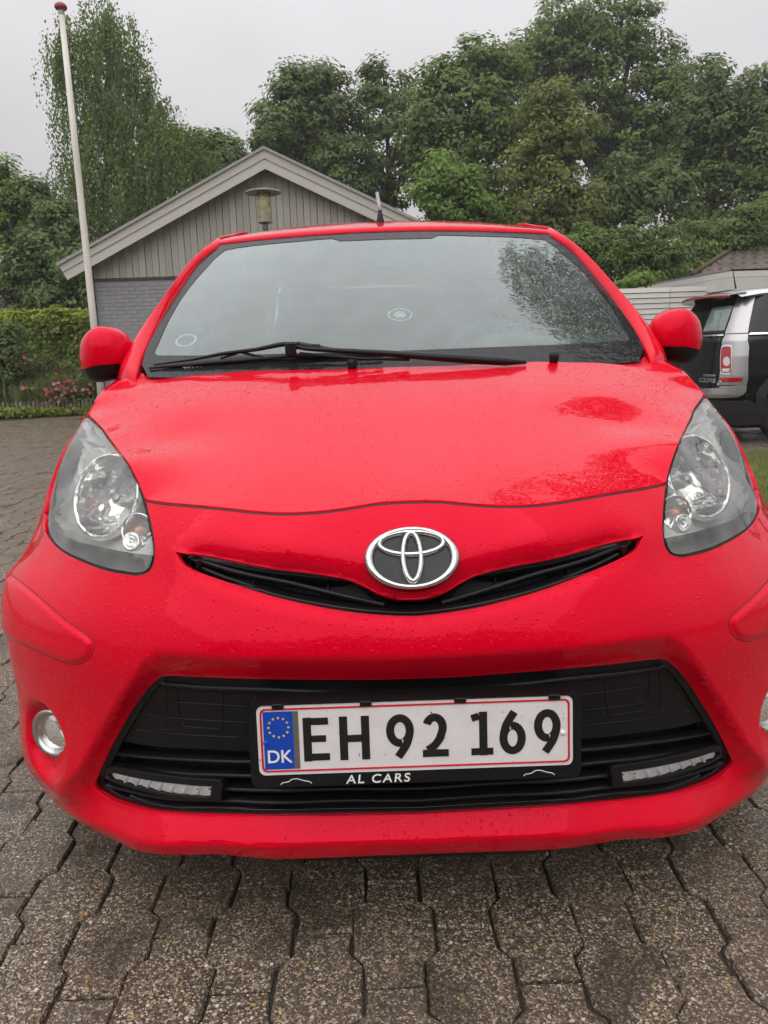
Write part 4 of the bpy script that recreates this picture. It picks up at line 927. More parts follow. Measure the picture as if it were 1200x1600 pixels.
VV[:, :, 0] = base[:, 0]*c_-base[:, 1]*s_+fx[:, None]; VV[:, :, 1] = base[:, 0]*s_+base[:, 1]*c_+fy[:, None]; VV[:, :, 2] = base[:, 2]+RNG.uniform(-.004, .001, K)[:, None]+base[:, 0]*RNG.normal(0, .012, K)[:, None]
me = bpy.data.meshes.new('paver_field'); me.from_pydata(VV.reshape(-1, 3).tolist(), [], [tuple(i+k*nb for i in f) for k in range(K) for f in pg[0][1]])
pf = link('paver_field', me, drv, PAV); pf['kind'] = 'stuff'

# ================================================================== FOLIAGE
def leafmat(name, c0, c1, c2=None, rough=.5):
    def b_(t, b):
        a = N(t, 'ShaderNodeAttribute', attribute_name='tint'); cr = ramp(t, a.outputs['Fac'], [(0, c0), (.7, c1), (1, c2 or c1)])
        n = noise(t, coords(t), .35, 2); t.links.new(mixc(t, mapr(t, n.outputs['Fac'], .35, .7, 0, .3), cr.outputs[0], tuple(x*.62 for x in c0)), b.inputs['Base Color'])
        tr = N(t, 'ShaderNodeBsdfTranslucent'); t.links.new(cr.outputs[0], tr.inputs[0]); mxx = N(t, 'ShaderNodeMixShader'); mxx.inputs[0].default_value = .38
        o = t.nodes['Material Output']; t.links.new(b.outputs[0], mxx.inputs[1]); t.links.new(tr.outputs[0], mxx.inputs[2]); t.links.new(mxx.outputs[0], o.inputs[0])
    return mat(name, c1, rough, 0, .35, build=b_)
def leaves_mesh(name, P, Nn, size, m, parent=None, aspect=.6, tint=None, droop=None):
    """P centres, Nn leaf normals, each leaf a folded diamond of two triangles"""
    n = len(P); Nn = Nn/(np.linalg.norm(Nn, axis=1)[:, None]+1e-9); r = RNG.normal(size=(n, 3)) if droop is None else droop+RNG.normal(size=(n, 3))*.35
    T = np.cross(Nn, np.cross(r, Nn)); T /= np.linalg.norm(T, axis=1)[:, None]+1e-9; B = np.cross(Nn, T); s = size*RNG.uniform(.65, 1.35, n)[:, None] if np.isscalar(size) else size[:, None]*RNG.uniform(.7, 1.3, n)[:, None]
    V = np.empty((n, 4, 3)); V[:, 0] = P-T*s*.5; V[:, 1] = P+B*s*.5*aspect+Nn*s*.06; V[:, 2] = P+T*s*.5-Nn*s*.08; V[:, 3] = P-B*s*.5*aspect+Nn*s*.06
    me = bpy.data.meshes.new(name); me.vertices.add(4*n); me.vertices.foreach_set('co', V.reshape(-1).astype(np.float32))
    idx = (np.arange(n)[:, None]*4+np.array([0, 1, 2, 0, 2, 3])).reshape(-1).astype(np.int32)
    me.loops.add(6*n); me.loops.foreach_set('vertex_index', idx); me.polygons.add(2*n); me.polygons.foreach_set('loop_start', np.arange(0, 6*n, 3, dtype=np.int32)); me.update(calc_edges=True)
    at_ = me.attributes.new('tint', 'FLOAT', 'POINT'); tv = (RNG.uniform(0, 1, n) if tint is None else np.clip(tint+RNG.normal(0, .18, n), 0, 1)); at_.data.foreach_set('value', np.repeat(tv, 4).astype(np.float32))
    return link(name, me, parent, m)
BARK = mat('bark', (.06, .05, .04), .9, build=lambda t, b: t.links.new(bump(t, noise(t, coords(t, (1, 1, .2)), 14, 5).outputs['Fac'], .8, .05), b.inputs['Normal']))
BIRCHB = mat('birch_bark', (.45, .43, .40), .8, build=lambda t, b: t.links.new(ramp(t, noise(t, coords(t, (.6, .6, 2.5)), 3, 4).outputs['Fac'], [(.4, (.04, .035, .03)), (.52, (.48, .46, .43))]).outputs[0], b.inputs['Base Color']))
def px_lobes(L, Y):
    """(px, py, r_px, dY) lobes traced on the photograph -> spheres at real distance"""
    out = []
    for l in L:
        p = at(l[0], l[1], Y+l[3]); dep = (p-CAMP)@FW; out.append((p, l[2]*dep/F))
    return out
def tree(name, label, L, Y, m, leaf=.16, clump=.55, dens=1., base=None, bark=BARK, per=84, cat='tree', group=None, trunk_r=.16, fill=.4):
    lobes = px_lobes(L, Y); cx = np.mean([p for p, r in lobes], 0); bp = np.array((cx[0], Y, 0.)) if base is None else np.array(base)
    root = empty(name, tuple(bp), 0, label, cat, group); Ps, Ns, Ts = [], [], []
    for p, r in lobes:
        k = int(dens*8.0*(r/clump)**2)+6; d = RNG.normal(size=(k, 3)); d /= np.linalg.norm(d, axis=1)[:, None]
        rf = np.where(RNG.uniform(size=k) < fill, RNG.uniform(.25, .8, k), RNG.uniform(.8, 1.03, k)); cc = p+d*(r*rf)[:, None]*np.array((1, 1, .92)); cr = clump*RNG.uniform(.6, 1.25, k); tn = RNG.uniform(.1, .8, k)
        q = RNG.normal(size=(k, per, 3)); q /= np.linalg.norm(q, axis=2)[:, :, None]; q *= RNG.uniform(.2, 1, (k, per, 1))**.5; q[:, :, 2] *= .6
        P = cc[:, None]+q*cr[:, None, None]; nn = q*np.array((.8, .8, 1.))+d[:, None]*.5+np.array((0, -.12, .6))+RNG.normal(size=q.shape)*.24
        Ps.append(P.reshape(-1, 3)); Ns.append(nn.reshape(-1, 3)); Ts.append((tn[:, None]+.35*q[:, :, 2]).reshape(-1))
    P = np.vstack(Ps); ok = P[:, 2] > .15
    leaves_mesh('crown', P[ok], np.vstack(Ns)[ok], leaf, m, root, tint=np.concatenate(Ts)[ok])
    tr = MB(); top = max(lobes, key=lambda l: l[0][2])[0]; mid = cx*.5+bp*.5; zt = cx[2]
    tr.tube(spline([bp, bp+(0.05, 0, zt*.35), (cx*.75+bp*.25)*[1, 1, 0]+[0, 0, zt*.7], (cx+top)/2], 4), list(np.linspace(trunk_r, trunk_r*.35, 13)), 9)
    for p, r in lobes:
        s0 = bp*.4+cx*.6; s0[2] = min(zt*.75, p[2]*.7); tr.tube(spline([s0, (s0+p)/2+RNG.normal(size=3)*.25, p, p+RNG.normal(size=3)*r*.15], 3), list(np.linspace(trunk_r*.42, .02, 10)), 6)
    tr.build('trunk', bark, root, True); return root
LM1 = leafmat('maple_leaf', (0.113, 0.173, 0.041), (0.174, 0.248, 0.062), (0.234, 0.319, 0.084))
LM2 = leafmat('dark_leaf', (0.094, 0.145, 0.039), (0.148, 0.212, 0.058), (0.204, 0.283, 0.080))
LM3 = leafmat('olive_leaf', (0.139, 0.170, 0.037), (0.212, 0.244, 0.054), (0.272, 0.309, 0.071))
LM4 = leafmat('bright_leaf', (0.113, 0.198, 0.031), (0.181, 0.291, 0.047), (0.250, 0.372, 0.056))
LM5 = leafmat('birch_leaf', (0.113, 0.169, 0.039), (0.174, 0.244, 0.058), (0.227, 0.309, 0.075))
LMC = leafmat('conifer_leaf', (0.103, 0.163, 0.036), (0.151, 0.234, 0.050), (0.197, 0.291, 0.061))
G_ = 'trees beyond the gardens'
tree('broadleaf_tree', 'dense dark green round tree directly above the garage ridge', [(480, 160, 55, 0), (440, 190, 45, 0), (520, 195, 48, 0), (470, 235, 60, 1), (420, 205, 32, -1), (510, 130, 30, 0), (455, 125, 26, 0), (530, 265, 50, 0)], 26, LM2, group=G_)
tree('broadleaf_tree', 'thin tree with sky gaps right of the tree above the garage', [(600, 130, 36, 0), (640, 150, 38, 0), (575, 180, 34, 0), (625, 200, 42, 0), (590, 250, 42, 0), (655, 250, 36, 0), (615, 310, 45, 0), (560, 300, 36, 0)], 27.5, LM2, dens=.62, fill=.25, group=G_)
tree('broadleaf_tree', 'mid green tree with stepped crown left of the tallest tree', [(740, 105, 44, 0), (700, 130, 42, 0), (780, 120, 44, 0), (680, 180, 46, 0), (750, 185, 60, 0), (700, 240, 55, 0), (800, 200, 50, 0), (760, 270, 60, 0), (660, 220, 36, 0)], 25, LM1, group=G_)
tree('broadleaf_tree', 'tallest huge spreading tree with its crown at the top edge', [(870, 55, 55, 0), (930, 45, 58, 0), (990, 60, 52, 0), (830, 90, 40, 0), (1040, 110, 45, 0), (880, 130, 62, 0), (960, 135, 66, 0), (1020, 175, 60, 0), (1065, 190, 40, 0), (900, 210, 60, 0), (980, 240, 66, 0), (1050, 250, 55, 0), (845, 165, 45, 0)], 30, LM1, dens=.8, fill=.28, trunk_r=.32, group=G_)
tree('broadleaf_tree', 'narrow pointed tree right of the tallest tree', [(1110, 130, 38, 0), (1085, 170, 40, 0), (1140, 165, 40, 0), (1110, 210, 52, 0), (1085, 270, 55, 0), (1145, 255, 52, 0), (1110, 330, 58, 0)], 27, LM2, dens=.85, fill=.3, group=G_)
tree('broadleaf_tree', 'dark tree cut by the right edge of the picture', [(1200, 140, 45, 0), (1180, 190, 42, 0), (1230, 190, 55, 0), (1190, 255, 52, 0), (1240, 270, 60, 0), (1180, 320, 50, 0)], 26, LM2, dens=.9, group=G_)
tree('broadleaf_tree', 'yellowish olive tree in front of the tallest tree', [(865, 155, 34, 0), (840, 200, 40, 0), (885, 205, 38, 0), (830, 260, 45, 0), (875, 270, 45, 0), (850, 320, 52, 0), (905, 320, 40, 0)], 22.5, LM3, dens=.85, leaf=.13, clump=.45, group=G_)
tree('broadleaf_tree', 'smaller fresh green tree low behind the red roof', [(690, 270, 34, 0), (720, 300, 40, 0), (670, 305, 32, 0), (740, 330, 40, 0), (700, 340, 38, 0)], 20, LM4, dens=.9, leaf=.13, clump=.42, trunk_r=.1, group=G_)
tree('broadleaf_tree', 'dark green tree between the olive tree and the feathery shrub', [(960, 290, 45, 0), (1000, 320, 50, 0), (940, 340, 50, 0), (1040, 300, 40, 0), (900, 360, 45, 0), (780, 330, 50, 0), (820, 355, 40, 0)], 24, LM2, dens=.95, group=G_)
tree('evergreen_shrub', 'feathery dark evergreen shrub right of the red car roof', [(965, 395, 42, 0), (1010, 375, 36, 0), (1045, 400, 36, 0), (930, 400, 40, 0), (1000, 425, 46, 0), (900, 380, 34, 0)], 17.5, LMC, dens=1.0, leaf=.085, clump=.3, per=90, trunk_r=.08, cat='shrub')
tree('evergreen_shrub', 'feathery evergreen shrub rising behind the white shed', [(1110, 385, 36, 0), (1150, 360, 36, 0), (1090, 415, 36, 0), (1190, 350, 40, 0), (1150, 400, 40, 0), (1080, 370, 28, 0)], 21, LMC, dens=1.0, leaf=.09, clump=.33, per=80, trunk_r=.08, cat='shrub')
tree('leafy_sapling', 'bright green young shrub between the red pillar and shed', [(985, 440, 14, 0), (1002, 436, 12, 0), (970, 448, 12, 0)], 14.5, LM4, leaf=.10, clump=.2, per=26, trunk_r=.03, dens=.8, cat='shrub')
tree('broadleaf_tree', 'light open tree between weeping birch and garage roof', [(330, 225, 28, 0), (350, 245, 30, 0), (300, 250, 36, 0), (365, 262, 22, 0), (330, 285, 36, 0), (285, 220, 22, 0)], 24, LM5, dens=.75, fill=.25, leaf=.13, clump=.42, group=G_)
tree('broadleaf_tree', 'yellow green tree at the left picture edge', [(10, 300, 34, 0), (35, 330, 34, 0), (-15, 340, 45, 0), (20, 375, 38, 0), (60, 345, 26, 0), (-5, 270, 24, 0)], 20, LM4, dens=.9, leaf=.13, clump=.42, group=G_)
tree('broadleaf_tree', 'shaded dark tree behind the flagpole and hedge', [(70, 330, 28, 1), (50, 300, 22, 1), (100, 350, 34, 0), (60, 400, 42, 0), (110, 410, 42, 0), (20, 430, 42, 0), (80, 460, 40, 0), (130, 460, 36, 0), (30, 480, 34, 0)], 18.6, LM2, dens=1.0, leaf=.13, clump=.42, group=G_)
# weeping birch
def birch():
    Y = 23.; root = empty('weeping_birch', tuple(at(185, 420, Y)*[1, 1, 0]), 0, 'tall weeping birch with drooping strands behind the white flagpole', 'tree')
    lob = px_lobes([(150, 25, 40, 0), (105, 60, 36, 0), (190, 50, 40, 0), (90, 80, 26, 0), (150, 90, 60, 0), (215, 110, 32, 0), (130, 160, 55, 0), (200, 165, 50, 0), (240, 150, 24, 0), (255, 200, 42, 0), (160, 220, 66, 0), (225, 235, 60, 0), (290, 235, 40, 0), (120, 270, 45, 0), (190, 290, 70, 0), (265, 285, 55, 0), (140, 330, 50, 0), (215, 345, 50, 0), (330, 250, 22, 0)], Y)
    Ps = []; Ts = []
    for p, r in lob:
        k = int(95*r*r)+18; d = RNG.normal(size=(k, 3)); d /= np.linalg.norm(d, axis=1)[:, None]; s0 = p+d*(r*RNG.uniform(.45, 1.02, k))[:, None]; ln = RNG.uniform(.5, 2.1, k); nn = 34; t = np.linspace(0, 1, nn)
        drift = RNG.normal(size=(k, 3))*np.array((.16, .16, 0)); q = s0[:, None]+drift[:, None]*t[None, :, None]*1.2; q[:, :, 2] -= ln[:, None]*t[None]; q += RNG.normal(size=q.shape)*.055; tn = RNG.uniform(.1, .85, k)
        Ps.append(q.reshape(-1, 3)); Ts.append(np.repeat(tn, nn))
    P = np.vstack(Ps); ok = P[:, 2] > .5; P = P[ok]; nn = RNG.normal(size=P.shape)*np.array((1, 1, .5))+np.array((0, -.3, .35)); leaves_mesh('crown', P, nn, .088, LM5, root, aspect=.6, tint=np.concatenate(Ts)[ok], droop=np.array((0, 0, -1.)))
    tr = MB(); bp = at(185, 420, Y)*[1, 1, 0]; tp = at(160, 30, Y); ctr = [bp, bp+[.1, 0, 3], at(190, 220, Y), at(175, 120, Y), tp]
    tr.tube(spline(ctr, 5), list(np.linspace(.24, .04, 21)), 10)
    for p, r in lob:
        s0 = np.array((np.interp(p[2]*.75, [c[2] for c in ctr], [c[0] for c in ctr]), Y, p[2]*.75)); tr.tube(spline([s0, (s0+p)/2+[0, 0, .5], p], 4), list(np.linspace(.07, .015, 9)), 6)
    tr.build('trunk', BIRCHB, root, True)
birch()
# dark far wood closing the view
P = []
for k in range(420):
    x = RNG.uniform(-30, 34); y = RNG.uniform(34, 40); z = abs(RNG.normal(0, 1))*1.6+.3; q = RNG.normal(size=(60, 3))*[1.1, .8, .8]; P.append(np.array((x, y, min(z, 5.)))+q)
P = np.vstack(P); P = P[P[:, 2] > 0]; wd = leaves_mesh('far_wood', P, RNG.normal(size=P.shape)+[0, -.4, .4], .34, LM2); tag(wd, 'dark green wood closing the view behind the trees', 'wood', kind='stuff')

# ================================================================== GARAGE
GY = 12.7
def gp(x, y): p = at(x, y, GY); return p[0], p[2]
rx_, rz_ = gp(412, 230); ex_, ez_ = gp(90, 412); slope = (rz_-ez_)/(rx_-ex_); WY = 13.0; wl = at(147, 440, WY)[0]; wr = 2*rx_-wl; zb = at(200, 434, WY)[2]
GAR = empty('garage', (rx_, 16, 0), 0, 'beige gable-ended garage with grey brick base behind the red car', 'building')
def wood(t, b, c0, c1):
    v = coords(t, (1, 1, .12)); n = noise(t, v, 30, 5, .65); n2 = noise(t, coords(t), 1.5, 3)
    oi = N(t, 'ShaderNodeObjectInfo'); f = math2(t, 'ADD', math2(t, 'MULTIPLY', n.outputs['Fac'], .5), math2(t, 'MULTIPLY', oi.outputs['Random'], .4))
    c = mixc(t, mapr(t, f, .2, .75, 0, 1), c0, c1); t.links.new(mixc(t, mapr(t, n2.outputs['Fac'], .5, .8, 0, .25), c, tuple(x*.6 for x in c0)), b.inputs['Base Color'])
    t.links.new(bump(t, n.outputs['Fac'], .3, .01), b.inputs['Normal'])
BEIGE = mat('beige_board', (.30, .28, .235), .75, build=lambda t, b: wood(t, b, (.31, .295, .255), (.40, .385, .34)))
BARGE = mat('barge_paint', (.42, .40, .345), .6, build=lambda t, b: wood(t, b, (.42, .405, .36), (.53, .515, .465)))
BW = .117; x = wl; k = 0
BRD = []
while x < wr-.02:
    x1 = min(x+BW, wr); a, b = x+.004, x1-.004
    zt = lambda q: rz_-.16-abs(q-rx_)*slope
    pts = [(a, zb), (b, zb)]+([(b, zt(b)), (rx_, zt(rx_)), (a, zt(a))] if a < rx_ < b else [(b, zt(b)), (a, zt(a))])
    pr = .012 if k % 2 else 0.
    MB().prism(pts, -.012-pr, .02, ((0, WY, 0), (1, 0, 0), (0, 0, 1), (0, 1, 0))).build('gable_board', BEIGE, GAR); x = x1; k += 1
GDK = mat('gable_dark', (.06, .055, .05), .9)
MB().prism([(wl, zb), (wr, zb), (wr, rz_-.2-abs(wr-rx_)*slope), (rx_, rz_-.2), (wl, rz_-.2-abs(wl-rx_)*slope)], .021, .06, ((0, WY, 0), (1, 0, 0), (0, 0, 1), (0, 1, 0))).build('gable_backing', GDK, GAR)
MB().box((wl+.0, WY-.02, zb-.045), (wr, WY+.03, zb-.004)).build('drip_board', GDK, GAR)
for s in (-1, 1):   # barge boards, two lapped boards on each slope
    L_ = (rx_-ex_); d = np.array((s*1., 0, -slope)); d /= np.linalg.norm(d); n_ = np.array((s*slope, 0, 1.)); n_ /= np.linalg.norm(n_); ln = L_*math.hypot(1, slope)
    for k, (t0, t1, yo) in enumerate(((-.155, 0., 0.), (-.30, -.150, .018))):
        o = np.array((rx_, GY+yo, rz_)); mit = slope; e0a, e0b = t1*slope, t0*slope
        poly = [(-e0a*1.0, t1), (ln, t1), (ln, t0), (-e0b, t0)]; poly = [(max(p, 0) if False else p, q) for p, q in poly]
        # mitre at ridge: keep x on own side
        V2 = [o+d*p+n_*q for p, q in poly]; V2[0][0] = rx_; V2[3][0] = rx_; V2[0][2] = rz_+t1*math.hypot(1, slope); V2[3][2] = rz_+t0*math.hypot(1, slope)
        mb = MB().add(V2+[v+np.array((0, .024, 0)) for v in V2], [(0, 1, 2, 3), (7, 6, 5, 4), (0, 4, 5, 1), (1, 5, 6, 2), (2, 6, 7, 3), (3, 7, 4, 0)]); mb.build('barge_board', BARGE, GAR)
    o = np.array((rx_, GY+.026, rz_+.0)); a = o+n_*.012; b = o+d*(ln+.02)+n_*.012; a[0] = rx_; a[2] = rz_+.014
    V2 = [a-[0, .06, 0], b-[0, .06, 0], b+[0, 9.5, 0], a+[0, 9.5, 0]]; V3 = [v-n_*.05 for v in V2]; V3[0][0] = rx_; V3[3][0] = rx_
    MB().add(V2+V3, [(0, 1, 2, 3), (7, 6, 5, 4), (0, 4, 5, 1), (1, 5, 6, 2), (2, 6, 7, 3), (3, 7, 4, 0)]).build('roof_slope', mat('roof_felt', (.30, .30, .28), .8), GAR)
def brickm(t, b):
    oi = N(t, 'ShaderNodeObjectInfo'); n = noise(t, coords(t), 9, 4, .6); c = mixc(t, mapr(t, n.outputs['Fac'], .3, .7, 0, 1), (.20, .20, .21), (.275, .275, .285)); t.links.new(mixc(t, mapr(t, oi.outputs['Random'], 0, 1, 0, .25), c, (.33, .33, .335)), b.inputs['Base Color'])
BRK = mat('grey_brick', (.24, .24, .25), .85, build=brickm)
MB().box((wl+.012, WY+.006, 0), (wr-.012, 22, zb-.03)).build('wall_core', mat('mortar', (.25, .25, .255), .9), GAR)
bme = bpy.data.meshes.new('brick'); b0 = MB().bbox((0, 0, 0), (.233, .05, .060), .002); bme.from_pydata(b0.V, [], b0.F); bme.materials.append(BRK)
rest = MB(); nrow = int((zb-.05)/.067)
for r in range(nrow):
    z = .02+r*.067; x = wl+(.0 if r % 2 else -.12)
    while x < wr-.05:
        xa, xb = max(x, wl), min(x+.228, wr)
        if x >= wl and x+.228 <= wr and x < -3.2 and z > .95:
            o = bpy.data.objects.new('brick', bme); COL.objects.link(o); o.parent = GAR; o.matrix_parent_inverse = GAR.matrix_basis.inverted(); o.location = (x, WY+random.uniform(-.002, .002), z)
        elif xb-xa > .03: rest.box((xa, WY, z), (xb, WY+.05, z+.060))
        x += .24
rb_ = rest.build('brickwork', BRK, GAR); rb_['kind'] = 'stuff'
MB().box((wl-.05, WY-.10, 0), (wl-.015, WY+.06, 2.75)).build('downpipe', mat('pipe_dark', (.03, .03, .03), .5), GAR)
# ================================================================== GARDEN LAMP
lp = at(411.5, 300, 8.); LP = empty('garden_lamp', (lp[0], 8, 0), 0, 'tall garden lamp with flat disc shade and yellowed glass before the gable', 'lamp')
LMET = mat('lamp_paint', (.21, .20, .17), .5, build=pl); tl_ = Matrix.Translation((lp[0], 8, 0)); zd = lp[2]
MB().tube([(lp[0], 8, 0), (lp[0], 8, zd-.36)], .022, 14).build('lamp_post', mat('lamp_post_grey', (.13, .14, .14), .5), LP, True)
MB().lathe([(.024, zd-.42), (.034, zd-.40), (.034, zd-.35), (.03, zd-.335)], 20, tl_).build('post_collar', mat('lamp_post_grey', (.13, .14, .14), .5), LP, True)
auto_smooth(MB().lathe([(.001, zd-.337), (.05, zd-.337), (.085, zd-.325), (.082, zd-.30), (.078, zd-.285), (.001, zd-.285)], 28, tl_).build('lamp_base', LMET, LP))
auto_smooth(MB().lathe([(.001, zd+.045), (.05, zd+.035), (.19, zd+.004), (.2, zd-.006), (.198, zd-.014), (.18, zd-.008), (.07, zd-.002), (.001, zd)], 40, tl_).build('lamp_shade', LMET, LP))
MB().lathe([(.079, zd-.284), (.081, zd-.25), (.081, zd-.05), (.074, zd-.003)], 30, tl_).build('lamp_glass', glassmat('lamp_glass', (.9, .86, .55), 1.2, pale_film=.7, film_col=(.62, .58, .36)), LP, True)
for k in range(6):
    MB().lathe([(.05, zd-.10-.022*k), (.066, zd-.112-.022*k), (.05, zd-.108-.022*k)], 24, tl_).build('lamp_louvre', mat('louvre_cream', (.55, .52, .36), .5), LP, True)
MB().lathe([(.001, zd-.27), (.03, zd-.265), (.034, zd-.22), (.022, zd-.19), (.001, zd-.185)], 18, tl_).build('lamp_bulb', mat('bulb_cream', (.6, .57, .38), .4), LP, True)
# ================================================================== FLAGPOLE
FY = 11.; fb = at(148, 520, FY); ft = at(95.5, 16, FY); fx = (fb[0]+ft[0])/2
FP_ = empty('flagpole', (fx, FY, 0), 0, 'tall white flagpole with red domed top left of the garage', 'flagpole')
def poleM(t, b):
    n = noise(t, coords(t, (1, 1, .25)), 9, 4); n2 = noise(t, coords(t, (2, 2, 1)), 2.4, 3); c = mixc(t, mapr(t, n.outputs['Fac'], .4, .8, 0, .4), (.72, .69, .63), (.45, .42, .37)); t.links.new(mixc(t, mapr(t, n2.outputs['Fac'], .70, .73, 0, 1), c, (.09, .08, .07)), b.inputs['Base Color'])
MB().tube([(fx, FY, 0), (fx, FY, 2), (fx, FY, 4), (fx, FY, ft[2])], [.055, .052, .046, .038], 20).build('pole', mat('pole_white', (.7, .68, .63), .5, build=poleM), FP_, True)
MB().lathe([(.04, ft[2]-.06), (.044, ft[2]-.05), (.044, ft[2]-.0), (.03, ft[2]+.005)], 18, Matrix.Translation((fx, FY, 0))).build('pole_collar', mat('collar_grey', (.4, .39, .37), .5), FP_, True)
MB().lathe([(.03, ft[2]), (.075, ft[2]+.012), (.088, ft[2]+.035), (.08, ft[2]+.065), (.05, ft[2]+.09), (.001, ft[2]+.10)], 24, Matrix.Translation((fx, FY, 0))).build('pole_finial', mat('finial_red', (.30, .04, .045), .4), FP_, True)
# ================================================================== HEDGE AND FLOWER BED
def hedge():
    root = empty('hedge', (-8.2, 15.6, 0), 0, 'clipped green hedge behind the flower bed left of the garage', 'hedge'); A, B = np.array((-14., 15.0)), np.array((-5.25, 15.5)); H = 2.02; W_ = .9; n = 70000
    u = RNG.uniform(0, 1, n); f = RNG.uniform(0, 1, n); P = np.empty((n, 3)); front = f < .62; zz = RNG.uniform(.1, H, n); base_ = A+np.outer(u, B-A); wob = .07*np.sin(u*60)+.05*np.sin(u*23+zz*4)
    P[:, 0] = base_[:, 0]; P[:, 1] = np.where(front, base_[:, 1]+wob+RNG.normal(0, .06, n), base_[:, 1]+RNG.uniform(0, W_, n)); P[:, 2] = np.where(front, zz, H+RNG.normal(0, .05, n)+.04*np.sin(u*40))
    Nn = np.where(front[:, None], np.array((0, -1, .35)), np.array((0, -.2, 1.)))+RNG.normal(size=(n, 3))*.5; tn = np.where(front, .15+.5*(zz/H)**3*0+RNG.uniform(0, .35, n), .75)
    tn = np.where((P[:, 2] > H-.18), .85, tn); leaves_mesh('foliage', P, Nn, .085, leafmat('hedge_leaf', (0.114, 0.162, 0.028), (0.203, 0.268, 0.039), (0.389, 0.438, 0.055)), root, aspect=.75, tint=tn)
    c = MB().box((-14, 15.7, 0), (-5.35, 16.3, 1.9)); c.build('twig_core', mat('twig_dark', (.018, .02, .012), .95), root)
hedge()
tree('round_shrub', 'dark rounded shrub before the hedge at the left edge', [(5, 545, 26, 0), (-20, 540, 30, 0), (12, 520, 16, 0), (10, 575, 24, 0)], 14.4, LM2, leaf=.07, clump=.22, per=50, trunk_r=.05, cat='shrub')
def edgept(t): return np.array((-8.6+t*4.4, 13.75+t*1.15+.12*math.sin(t*5)))
bd = MB(); tt = np.linspace(0, 1, 20); bd.add([(*edgept(t)+[0, .05], .27) for t in tt]+[(edgept(t)[0], 16.2, .30) for t in tt], [(i, i+1, 21+i, 20+i) for i in range(19)]); so = bd.build('flower_bed_soil', mat('bed_soil', (.03, .022, .016), .95)); tag(so, kind='structure')
PALM = mat('palisade_wood', (.15, .12, .10), .85, build=lambda t, b: wood(t, b, (.10, .08, .065), (.21, .175, .15)))
PE = empty('palisade_edging', (*edgept(.5), 0), 0, 'low edging of upright round logs along the flower bed', 'edging')
for k in range(58):
    e = edgept(k/57); r = .036*random.uniform(.85, 1.1); h = .29+random.uniform(-.02, .02); auto_smooth(MB().lathe([(r, -.05), (r, h-.01), (r*.8, h), (.001, h+.002)], 9, Matrix.Translation((e[0], e[1], 0))).build('palisade_log', PALM, PE), 50)
def clump_leaves(name, label, cat, pts, n, sz, m, spread, up, aspect=.6, group=None, z0=None):
    P = []
    for (x, y, z, s) in pts: P.append(np.array((x, y, z))+RNG.normal(size=(n, 3))*np.array((spread*s, spread*s*.7, up*s)))
    P = np.vstack(P); P = P[P[:, 2] > .02]; o = leaves_mesh(name, P, RNG.normal(size=P.shape)*.6+[0, -.4, .8], sz, m, None, aspect); return tag(o, label, cat, group, 'stuff')
GC = [(*(edgept(t)+[0, -.16-random.random()*.16]), .08, random.uniform(.7, 1.3)) for t in (.02, .08, .12, .18, .22, .27, .33, .38, .47, .57, .68)]
clump_leaves('ground_cover', 'lime green creeping ground cover at the foot of the palisade', 'ground cover', GC, 170, .085, leafmat('lime_leaf', (.16, .21, .03), (.27, .34, .05), (.38, .43, .08)), .15, .05, .8)
def blades(name, label, cat, pts, n, h, m, spread, w=.012):
    V = []; Fc = []
    for (x, y, z, s) in pts:
        for k in range(n):
            a = random.uniform(0, 6.28); r = spread*math.sqrt(random.random()); bx, by = x+r*math.cos(a), y+r*math.sin(a)*.7; hh = h*s*random.uniform(.55, 1.1); lx, ly = random.gauss(0, .18)*hh, random.gauss(0, .18)*hh; i = len(V); c, s_ = math.cos(a), math.sin(a)
            V += [(bx-c*w, by-s_*w, z), (bx+c*w, by+s_*w, z), (bx+lx*.4+c*w*.8, by+ly*.4+s_*w*.8, z+hh*.6), (bx+lx*.4-c*w*.8, by+ly*.4-s_*w*.8, z+hh*.6), (bx+lx, by+ly, z+hh)]; Fc += [(i, i+1, i+2, i+3), (i+3, i+2, i+4)]
    o = mesh(name, V, Fc, m); return tag(o, label, cat, None, 'stuff')
GB = leafmat('grass_blade', (.06, .09, .02), (.10, .14, .03), (.14, .18, .05))
GSM = mat('bed_grass', (.19, .23, .075), .7); SGE = mat('sage_grass', (.22, .235, .15), .7)
blades('ornamental_grass', 'soft green ornamental grass filling the flower bed', 'grass', [(*(edgept(t)+[0, .12+random.random()*.5]), .25, random.uniform(.8, 1.25)) for t in np.linspace(0, .95, 40)], 150, .50, GSM, .22)
blades('lavender_foliage', 'grey green lavender stalks behind the bed grass', 'lavender', [(*(edgept(t)+[0, .55+random.random()*.3]), .25, random.uniform(.9, 1.25)) for t in np.linspace(0, .5, 14)], 150, .72, SGE, .2, .008)
PINK = mat('rose_pink', (.62, .13, .20), .6); PINK2 = mat('rose_pale', (.70, .30, .34), .6)
